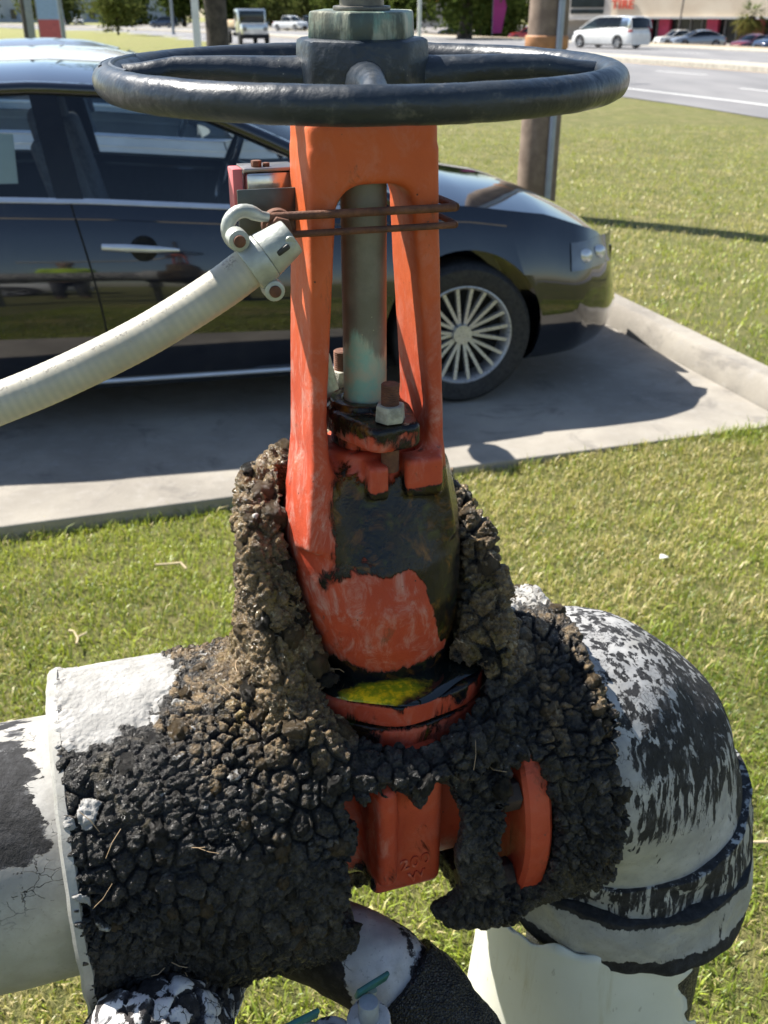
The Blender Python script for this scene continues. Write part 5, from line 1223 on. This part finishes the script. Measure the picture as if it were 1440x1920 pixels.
x, y = car_at(-.45, .925 + 5.5); make_car('parked_car', 'silver grey sedan parked third in the row, only its roof showing', 'car', 'sedan', SEDAN, (x, y, 0), CY, P_GREY, M_GLASS, True, 'cars parked on the slab')
# behind the photographer, seen only as reflections in the dark sedan: a white van and a worker in a lime shirt
make_car('parked_van', 'white van standing behind the photographer', 'van', 'van', VAN, (-.9, -4.6, -.05), R(10), P_WHITE, None, False)
wk = thing('person', 'worker in lime shirt and dark trousers standing behind the photographer', 'person', (-.62, -1.5, -.055), R(8))
HD = ((0, .02, 1.66),)
def limbs(u, n, z, inf=0.0, sel='all'):
    d = np.full(np.shape(u), 9.0, np.float32)
    def add(v, k=.03):
        nonlocal d; d = smin(d, v, k).astype(np.float32)
    if sel in ('all', 'torso'):
        add(s_ell(u, n, z, (0, 0, 1.24), (.205 + inf, .125 + inf, .27 + inf))); add(s_ell(u, n, z, (0, -.005, 1.0), (.175 + inf, .12 + inf, .17 + inf)), .06); add(s_seg(u, n, z, (-.17, 0, 1.43), (.17, 0, 1.43), .065 + inf), .05)
        for s in (-1, 1): add(s_seg(u, n, z, (s * .20, 0, 1.43), (s * .27, -.01, 1.20), .056 + inf, .047 + inf), .03)
    if sel == 'all':
        for s in (-1, 1):
            add(s_seg(u, n, z, (s * .27, -.01, 1.20), (s * .27, -.005, 1.15), .046, .044)); add(s_seg(u, n, z, (s * .27, 0, 1.15), (s * .10, .26, 1.20), .043, .030)); add(s_ell(u, n, z, (s * .07, .30, 1.21), (.045, .05, .022)), .02)
            for k in range(4): add(s_seg(u, n, z, (s * (.075 - .0), .325 - .004 * k, 1.235 - .02 * k), (s * (.005 + .012 * (k == 3)), .355 - .01 * k, 1.235 - .02 * k), .0095, .008), .004)
            add(s_seg(u, n, z, (s * .07, .29, 1.225), (s * .04, .31, 1.275), .011, .009), .006)
        add(s_seg(u, n, z, (0, 0, 1.45), (0, .01, 1.58), .058)); add(s_ell(u, n, z, (0, .02, 1.665), (.078, .098, .118)), .03); add(s_seg(u, n, z, (0, .115, 1.67), (0, .128, 1.645), .012, .016), .015); add(s_ell(u, n, z, (0, .105, 1.60), (.035, .02, .012)), .012)
        for s in (-1, 1): add(s_ell(u, n, z, (s * .078, .01, 1.665), (.012, .022, .034)), .008); d = smax(d, -s_ell(u, n, z, (s * .032, .125, 1.685), (.016, .012, .010)), .006)
    if sel in ('all', 'legs'):
        add(s_ell(u, n, z, (0, -.01, .94), (.175 + inf, .125 + inf, .12 + inf)), .05)
        for s in (-1, 1): add(s_seg(u, n, z, (s * .095, 0, .90), (s * .11, .01, .50), .088 + inf, .058 + inf), .04); add(s_seg(u, n, z, (s * .11, .01, .50), (s * .115, -.015, .10), .056 + inf, .042 + inf * 1.6), .03)
    if sel == 'all':
        for s in (-1, 1): add(s_seg(u, n, z, (s * .115, -.02, .07), (s * .13, .16, .045), .045, .038), .02)
    return d
bx_ = ((-.38, -.2, -.02), (.38, .42, 1.84))
for nm, mt, fn in (('body', simple('skin', (.30, .17, .11), .55, 0, .1, 20, .1), lambda u, n, z: limbs(u, n, z)), ('shirt', simple('lime_shirt', (.42, .62, .03), .8, 0, .1, 12, .2), lambda u, n, z: np.maximum(limbs(u, n, z, .012, 'torso'), np.maximum(.90 - z, z - 1.49))), ('trousers', simple('dark_trousers', (.03, .032, .04), .85, 0, .2, 12, .2), lambda u, n, z: np.maximum(limbs(u, n, z, .010, 'legs'), np.maximum(.09 - z, z - .99))), ('boots', simple('brown_boots', (.09, .05, .03), .6), lambda u, n, z: np.maximum(limbs(u, n, z) - .008, z - .15)), ('hair', simple('dark_hair', (.02, .015, .012), .6), lambda u, n, z: np.maximum(s_ell(u, n, z, (0, .01, 1.675), (.088, .107, .125)), np.maximum(1.66 - z + (n - .02) * 1.1, n - .10)))):
    V, Q = surfnet(lambda a, b, c, f=fn: f(a, b, c).astype(np.float32), bx_[0], bx_[1], .009); obj(nm, make_mesh(nm, V, Q), mt, wk)
# ================================================================== across the street
def gz(x, y): return float(lawn_h(np.array([x], float), np.array([y], float))[0])
heads = lambda dx, dy: math.atan2(dy, dx)
far_list = [
 ('minivan', 'white minivan driving away on the far side of the road', 'van', 'van', VAN, 12.8, 68.5, heads(-.62, .78), P_WHITE),
 ('street_car', 'dark blue sport utility car just right of the white minivan', 'car', 'suv', SUV, 17.4, 77, heads(.15, -1), P_DBLUE),
 ('pickup_truck', 'white pickup parked before the storefront, right of the minivan', 'pickup', 'pick', PICK, 31.5, 124, heads(-1, -.25), P_WHITE),
 ('street_car', 'silver sedan seen side-on in front of the beige store', 'car', 'sedanf', SEDAN, 26.2, 97, heads(-1, -.12), P_GREY),
 ('street_car', 'maroon car with glinting hood near the right edge', 'car', 'sedanf', SEDAN, 31.6, 97, heads(-.8, -.6), P_MAR),
 ('street_car', 'dark blue sedan at the very right edge of the road', 'car', 'sedanf', SEDAN, 30.6, 88, heads(-.85, -.5), P_DBLUE),
 ('street_car', 'red car left of the wooden utility pole', 'car', 'suv', SUV, 15.8, 132, heads(-1, .1), P_RED),
 ('street_car', 'black sedan left of the forked street tree', 'car', 'sedanf', SEDAN, 8.2, 150, heads(-1, .05), P_BLK2),
 ('street_car', 'dark sport utility car right of the forked street tree', 'car', 'suv', SUV, 14.2, 168, heads(-1, -.2), P_BLK2),
 ('pickup_truck', 'white pickup far down the road, right of the flatbed truck', 'pickup', 'pick', PICK, -11.0, 145, heads(.7, -.7), P_WHITE),
 ('pickup_truck', 'dark pickup far down the road beside the white pickup', 'pickup', 'pick', PICK, -8.3, 150, heads(.9, -.3), P_DBLUE),
 ('street_car', 'dark sport utility car far off under the left trees', 'car', 'suv', SUV, -38, 185, heads(-1, .3), P_DBLUE),
 ('street_car', 'small pale car far off at the left end of the road', 'car', 'sedanf', SEDAN, -62, 210, heads(-.5, .9), P_SILV),
 ('street_car', 'small white car far off beside the left light pole', 'car', 'suv', SUV, -70, 255, heads(.4, -.9), P_WHITE),
]
for nm, lab, cat, key, p, x, y, yaw, pt in far_list:
    z = gz(x, y) if roff([x], [y])[0] > 28 or roff([x], [y])[0] < 0 else -.085
    make_car(nm, lab, cat, key, p, (x, y, z + .02), yaw, pt, None, False, 'street traffic')
# flatbed truck coming towards us
tk = thing('flatbed_truck', 'pale blue-white flatbed truck with a load, facing us left of the stem', 'truck', (-9.2, 76, -.085), heads(.30, -.95))
for nm, mt, boxes, bv in (('cab', P_SILV, [((.1, 0, 1.45), (1.5, 1.95, 1.5))], .12), ('hood', P_SILV, [((1.25, 0, .95), (1.1, 1.85, .75))], .15), ('bed', M_UNDER, [((-2.6, 0, .95), (3.8, 2.1, .16)), ((-2.6, 0, .6), (3.8, .9, .25))], .02), ('load', simple('tan_load', (.45, .34, .22), .9, 0, .2, 3, .2), [((-2.5, 0, 1.28), (3.2, 1.9, .5))], .12), ('windscreen', M_GLASSD, [((.86, 0, 1.72), (.06, 1.7, .72))], .02), ('bumper', M_UNDER, [((1.82, 0, .52), (.12, 1.9, .26))], .03)):
    mb = MB(); [mb.box(c, d) for c, d in boxes]; mb.build(nm, mt, tk, bv)
for s in (-1, 1):
    mb = MB(); mb.box((.15, s * .985, 1.75), (.9, .03, .55)); mb.build('side_window', M_GLASSD, tk, .01); mb = MB(); mb.cyl((1.80, s * .7, .98), (1.84, s * .7, .98), .14, n=16); mb.build('headlight', M_LAMP, tk)
    for ax in (1.1, -3.1): mb = MB(); mb.cyl((ax, s * .8, .42), (ax, s * 1.02, .42), .42, n=24); mb.build('wheel', M_TYRE, tk, .04)

# big beige store
def m_wall(name, a, b, sc=.3):
    t = NT(name); c = t.mix(t.ramp(t.noise(sc, 5), .35, .7), a, b); st = t.ramp(t.noise(.5, 5, .6, t.co((1, 1, .08))), .60, .72); c = t.mix(t.math('MULTIPLY', st, .35), c, (.42, .30, .18)); return t.fin(c, .85, t.bump(t.noise(8, 4), .2, .01))
M_BEIGE = m_wall('beige_stucco', (.66, .54, .40), (.76, .65, .50)); M_GREYW = m_wall('grey_wall', (.40, .38, .36), (.50, .48, .45)); M_SHOPG = simple('shop_glass', (.025, .032, .034), .12, 0, .3, .5, 0); M_PINK = simple('pink_poster', (.50, .05, .12), .6, 0, .25, .8, .05); M_MULL = simple('mullion_metal', (.30, .31, .32), .5, .3, .1, 3, 0); M_SIGN = simple('red_sign_letters', (.75, .09, .05), .5, 0, .1, 3, 0); M_LTRIM = simple('pale_trim', (.55, .53, .50), .7, 0, .1, 2, .1)
st = thing('store_building', 'long beige store with dark shopfront glass, pink posters and red sign letters', 'building', (26, 158, -1.47), R(-40))
def sbox(nm, mt, x0, x1, y0, y1, z0, z1, par=st): mb = MB((26, 158, -1.47)); mb.box(((x0 + x1) / 2, (y0 + y1) / 2, (z0 + z1) / 2), (x1 - x0, y1 - y0, z1 - z0)); return mb.build(nm, mt, par, 0)
sbox('upper_wall', M_BEIGE, 33.2, 110, 157.6, 200, 1.55, 11); sbox('end_wall', M_GREYW, 22, 33.2, 158, 200, -1.47, 11); sbox('shopfront_back', M_SHOPG, 33.2, 110, 160.4, 161, -1.47, 1.55); sbox('fascia', M_LTRIM, 33.0, 110, 157.2, 158.2, 1.35, 1.62)
for x in np.arange(34.2, 78, 1.6): sbox('mullion', M_MULL, x - .06, x + .06, 160.15, 160.39, -1.47, 1.34)
for x in (34.6, 37.6, 40.4, 47.2, 53.2, 59.4, 66): o = sbox('poster_column', M_PINK, x - .75, x + .75, 159.3, 160.1, -1.2, 1.34)
for k, (z0, z1) in enumerate(((2.75, 3.9), (1.95, 2.5))): sbox('louvre_window', M_SHOPG, 26.6, 31.8, 157.85, 157.97, z0, z1)
sbox('canopy', M_LTRIM, 24, 33, 155.5, 157.95, 1.2, 1.5)
me = text_mesh('TIRE', 1.5, .06, 'sign_letters'); o = obj('sign_letters', me, M_SIGN, st, (34.9 - 26, -.55, 3.05 + 1.47), (R(90), 0, 0))
# pale columned building and others, far left of the stem
M_PALEB = m_wall('pale_facade', (.50, .45, .40), (.60, .55, .49)); M_BLUEB = m_wall('blue_grey_facade', (.30, .34, .40), (.40, .43, .48))
for nm, lab, x0, x1, y, h, mt, col in (('colonnade_building', 'pale building with tall columns behind the flatbed truck', -36, -8, 262, 14, M_PALEB, True), ('office_building', 'blue-grey building far off at the top left', -120, -62, 330, 16, M_BLUEB, False), ('shop_building', 'low shop with coloured signs behind the forked street tree', 2, 24, 205, 9, M_PALEB, False)):
    b = thing(nm, lab, 'building', ((x0 + x1) / 2, y, -.2)); B0 = ((x0 + x1) / 2, y, -.2)
    mb = MB(B0); mb.box(((x0 + x1) / 2, y + 8, h / 2 - .2), (x1 - x0, 12, h)); mb.build('wall', mt, b)
    mb = MB(B0); mb.box(((x0 + x1) / 2, y + 7.5, h), (x1 - x0 + 2, 15, 1.0)); mb.build('roof', M_LTRIM, b)
    for i, x in enumerate(np.linspace(x0 + 1.5, x1 - 1.5, 8)):
        if col: mb = MB(B0); mb.cyl((x, y + .6, -.2), (x, y + .6, h - .5), .75, n=16); mb.build('column', M_LTRIM, b)
        mb = MB(B0); mb.box((x + (1.8 if col else 0), y + 1.95, 2.2), (1.6, .12, 2.6)); mb.build('window', M_SHOPG, b)
        if nm == 'shop_building':
            mb = MB(B0); mb.box((x, y + 1.7, 4.5 + .6 * (i % 2)), (2.0, .25, 1.0)); mb.build('sign_board', [M_PINK, simple('blue_board', (.08, .16, .42), .5), simple('orange_board', (.62, .22, .05), .5), M_LTRIM][i % 4], b)

# poles and posts
M_WOOD = m_wall('weathered_pole_wood', (.16, .115, .085), (.24, .18, .135), 9); M_PCOND = simple('grey_conduit_pipe', (.30, .34, .40), .45, .2, .1, 12, .05)
px, py = 1.33, 9.05; pz = gz(px, py) - .05
up = thing('utility_pole', 'brown wooden utility pole with grey conduit on the lawn at right', 'pole', (px, py, pz)); mb = MB((px, py, pz)); mb.tube([(px, py, pz), (px + .015, py, 2), (px + .04, py, 9)], [.172, .160, .125], 28); mb.build('shaft', M_WOOD, up)
mb = MB((px, py, pz)); mb.tube([(px + .075, py - .175, pz), (px + .088, py - .168, 2), (px + .10, py - .15, 8)], .027, 14); mb.build('conduit_pipe', M_PCOND, up)
mb = MB((px, py, pz)); mb.lathe([(.171, 1.44), (.178, 1.45), (.178, 1.53), (.170, 1.54)], (px + .008, py, 0), 28, cap=False); mb.build('strap', simple('orange_strap', (.42, .20, .09), .8, 0, .2, 8, .2), up)
M_WPOST = simple('white_post_paint', (.66, .68, .70), .5, 0, .1, 6, .05); M_GPOLE = simple('grey_steel_pole', (.26, .29, .33), .5, .4, .12, 6, .05); M_DPOST = simple('dark_post', (.09, .08, .075), .7, 0, .2, 6, .1)
for nm, lab, x, y, r, h, mt in (('sign_post', 'white square post beside the dark street tree trunk', -2.95, 17.4, .075, 5, M_WPOST), ('light_pole', 'thin grey light pole at the upper left', -10.6, 36.5, .075, 8, M_GPOLE), ('street_post', 'dark post with grey panel at the far upper left', -13.7, 42.3, .10, 7, M_DPOST), ('light_pole', 'thin white pole rising behind the right of the stem nut', 1.10, 34.4, .06, 7, M_WPOST), ('light_pole', 'grey pole far off between the left trees', -22.5, 118, .16, 9, M_GPOLE), ('light_pole', 'slanted dark pole before the beige store', 37.2, 140, .10, 9, M_DPOST)):
    z = gz(x, y) - .03; t_ = thing(nm, lab, 'pole', (x, y, z)); mb = MB((x, y, z)); tx = .55 if 'slanted' in lab else 0
    mb.tube([(x, y, z), (x + tx * .5, y, z + h / 2), (x + tx, y, z + h)], [r, r * .95, r * .85], 4 if 'square' in lab else 14); mb.build('shaft', mt, t_)
    mb = MB((x, y, z)); mb.cyl((x, y, z), (x, y, z + .12), r * 1.9, r * 1.6, 16); mb.build('base_plate', mt, t_, .005)
    if nm == 'street_post': mb = MB((x, y, z)); mb.box((x + .22, y - .05, z + 2), (.26, .1, 4)); mb.build('panel', M_GPOLE, t_, .01)
    if nm == 'light_pole': mb = MB((x, y, z)); mb.tube([(x + tx, y, z + h), (x + tx + .5, y, z + h + .2), (x + tx + 1.2, y, z + h + .2)], .04, 8); mb.box((x + tx + 1.3, y, z + h + .18), (.5, .22, .1)); mb.build('lamp_head', M_GPOLE, t_, .01)
def banner(lab, x, y, z, h, w, cols):
    t_ = thing('feather_banner', lab, 'banner', (x, y, z), 0, 'street banners'); mb = MB((x, y, z)); mb.tube([(x, y, z), (x - .02, y, z + h * .8), (x + .1, y, z + h)], .02, 8); mb.build('pole', M_GPOLE, t_)
    for i, c in enumerate(cols):
        a, b = i / len(cols), (i + 1) / len(cols); mb = MB((x, y, z)); ww = lambda f: w * (.55 + .45 * math.sin(math.pi * min(1, f * .9 + .1)))
        z0, z1 = z + .5 + (h - .6) * a, z + .5 + (h - .6) * b; mb.prism([(0, 0), (1, 0), (1, 1), (0, 1)], lambda p, q: (x + .02 + ww(a + (b - a) * q) * p, y - .015 - .05 * math.sin(p * 5), z0 + (z1 - z0) * q), lambda p, q: (x + .02 + ww(a + (b - a) * q) * p, y + .015 - .05 * math.sin(p * 5), z0 + (z1 - z0) * q)); mb.build('cloth', c, t_)
banner('blue and white feather banner at the upper left', -15.6, 50, gz(-15.6, 50), 4.2, 1.2, [simple('banner_red', (.5, .12, .14), .8), simple('banner_blue', (.30, .42, .66), .8), simple('banner_pale', (.55, .62, .74), .8)])
banner('magenta feather banner right of the forked street tree', 9.0, 92, gz(9, 92), 4.5, 1.1, [simple('banner_magenta', (.34, .03, .16), .8), simple('banner_magenta2', (.30, .025, .14), .8)])

# trees
def m_leaf(name, a, b):
    t = NT(name); c = t.mix(t.at('tone'), a, b); d = t.n('ShaderNodeBsdfDiffuse'); tr = t.n('ShaderNodeBsdfTranslucent'); mx = t.n('ShaderNodeMixShader'); t.l(c, d.inputs[0]); t.l(c, tr.inputs[0]); mx.inputs[0].default_value = .3; t.l(d.outputs[0], mx.inputs[1]); t.l(tr.outputs[0], mx.inputs[2]); t.l(mx.outputs[0], t.out.inputs[0]); return t.m
M_LEAF = m_leaf('tree_leaves', (.030, .050, .012), (.12, .15, .035)); M_LEAF2 = m_leaf('pale_leaves', (.06, .085, .02), (.20, .21, .07)); M_BARK = m_wall('dark_bark', (.045, .035, .03), (.10, .08, .065), 6)
def tree(lab, x, y, h, tr, cr, cz, seed, leaf=M_LEAF, n=5000, ls=.16, fork=.35, lean=0.0):
    g = np.random.default_rng(seed); z0 = gz(x, y) - .05; t_ = thing('street_tree', lab, 'tree', (x, y, z0), 0, 'street trees'); mb = MB((x, y, z0)); B0 = np.array((x, y, z0))
    zf = z0 + h * fork; mb.tube([(x, y, z0), (x + .1 * tr, y, z0 + .25 * (zf - z0)), (x + lean * .5, y, z0 + .7 * (zf - z0)), (x + lean, y, zf)], [tr * 1.35, tr * 1.05, tr * .95, tr * .85], 14); tips = []
    for k in range(7):
        a = 2 * math.pi * k / 7 + g.uniform(-.3, .3); rr = cr * g.uniform(.45, .85); e = np.array((x + lean + rr * math.cos(a), y + rr * math.sin(a), z0 + h * g.uniform(.6, .92))); m = np.array((x + lean + .45 * rr * math.cos(a), y + .45 * rr * math.sin(a), zf + (e[2] - zf) * .55 + .2)); mb.tube([(x + lean, y, zf - .1), tuple(m), tuple(e)], [tr * .55, tr * .32, tr * .1], 9); tips += [m, e]
    mb.build('trunk', M_BARK, t_)
    nc = 46; C_ = []
    for k in range(nc):
        v = g.normal(size=3); v /= np.linalg.norm(v); C_.append((x + lean + v[0] * cr * g.uniform(.35, .95), y + v[1] * cr * g.uniform(.35, .95), z0 + cz + v[2] * (h - cz) * .9 * g.uniform(.3, 1)))
    C_ = np.array(C_ + tips); ci = g.integers(0, len(C_), n); P = C_[ci] + g.normal(size=(n, 3)) * cr * .17; P[:, 2] = np.maximum(P[:, 2], z0 + .25 * h * fork)
    a = g.normal(size=(n, 3)); a /= np.linalg.norm(a, axis=1, keepdims=True); b = np.cross(a, g.normal(size=(n, 3))); b /= np.linalg.norm(b, axis=1, keepdims=True); s = ls * g.uniform(.6, 1.4, (n, 1))
    V = np.stack([P - a * s, P + b * s * .45, P + a * s, P - b * s * .45], 1).reshape(-1, 3) - B0; F = np.arange(4 * n).reshape(-1, 4)
    me = make_mesh('crown', V, F, False); attr(me, 'tone', np.repeat(np.clip(g.uniform(.1, .8, n) + .3 * (g.random(len(C_))[ci] - .5), 0, 1), 4)); obj('crown', me, leaf, t_)
tree('dark street tree with straight trunk beside the white post', -4.15, 27.3, 9, .27, 3.6, 6.0, 1, M_LEAF, 6000, .14, .5)
tree('forked street tree with dark trunk right of the stem', 7.0, 96, 9, .55, 5.2, 5.0, 2, M_LEAF, 9000, .26, .27, .3)
tree('small loose leaved tree at the upper left beyond the lawn', -26, 108, 4.6, .10, 2.6, 2.4, 3, M_LEAF2, 5000, .17, .3)
tree('bushy tree on the far verge behind the left road', -36, 200, 8, .3, 5.0, 4.6, 4, M_LEAF, 5000, .4, .22)
tree('bushy tree on the far verge, left of the dark trunk', -27, 192, 7.5, .3, 4.8, 4.2, 5, M_LEAF, 5000, .4, .22)
tree('pale bushy tree in front of the columned building', -22, 215, 7, .3, 4.5, 3.6, 6, M_LEAF2, 4500, .4, .2)
tree('dark tree directly behind the stem thread', -4.5, 180, 10, .4, 6.5, 5.0, 7, M_LEAF, 6000, .42, .2)
tree('dark tree behind the magenta banner', 13, 150, 9, .4, 5.2, 4.2, 8, M_LEAF, 6000, .4, .2)
tree('dark tree between the stem and the forked tree', 2.0, 170, 9, .4, 5.5, 3.6, 21, M_LEAF, 6000, .42, .2)
tree('dark low tree left of the utility pole', 17.5, 165, 8, .35, 4.6, 3.4, 22, M_LEAF, 5000, .4, .2)
tree('bushy tree far behind the flatbed truck', -16, 225, 8, .3, 5.0, 3.4, 23, M_LEAF2, 5000, .42, .2)
tree('dark bushy tree behind the left light pole', -50, 215, 9, .3, 6.0, 3.8, 24, M_LEAF, 5000, .45, .2)
tree('pale tree at the far top left behind the light pole', -72, 240, 9, .35, 7.0, 4.5, 9, M_LEAF2, 5000, .5, .2)
tree('wide dark tree far off at the top left corner', -95, 250, 10, .4, 9.0, 5, 10, M_LEAF, 6000, .55, .2)
# palm
x, y = 38.4, 116; z0 = gz(x, y); pm = thing('palm_tree', 'shaggy fan palm before the beige store at upper right', 'tree', (x, y, z0)); mb = MB((x, y, z0)); mb.tube([(x, y, z0), (x, y, z0 + 1.6), (x + .1, y, z0 + 3.2)], [.32, .30, .34], 14); mb.build('trunk', M_BARK, pm)
g = np.random.default_rng(3); V = []; F = []; T = []
for k in range(90):
    a = g.uniform(0, 6.28); el = g.uniform(-1.0, 1.25); L_ = g.uniform(1.5, 2.3); d = np.array((math.cos(a) * math.cos(el), math.sin(a) * math.cos(el), math.sin(el))); side = np.cross(d, (0, 0, 1)); side /= np.linalg.norm(side) + 1e-6; c = np.array((.1, 0, 3.3))
    for j in range(9):
        f = (j - 4) / 4; dr = d * (1 - .25 * abs(f)) + side * f * .75; m_ = c + d * L_ * .45; e = m_ + dr * L_ * .62 + np.array((0, 0, -.35 * (1 + abs(f)))); w = side * .05; i = len(V); V += [m_ - w, m_ + w, e + w * .3, e - w * .3]; F.append((i, i + 1, i + 2, i + 3)); T += [np.clip(.35 + .5 * el + g.uniform(-.2, .2), 0, 1)] * 4
me = make_mesh('crown', np.array(V), np.array(F), False); attr(me, 'tone', T); obj('crown', me, m_leaf('palm_leaves', (.14, .115, .035), (.14, .20, .06)), pm)
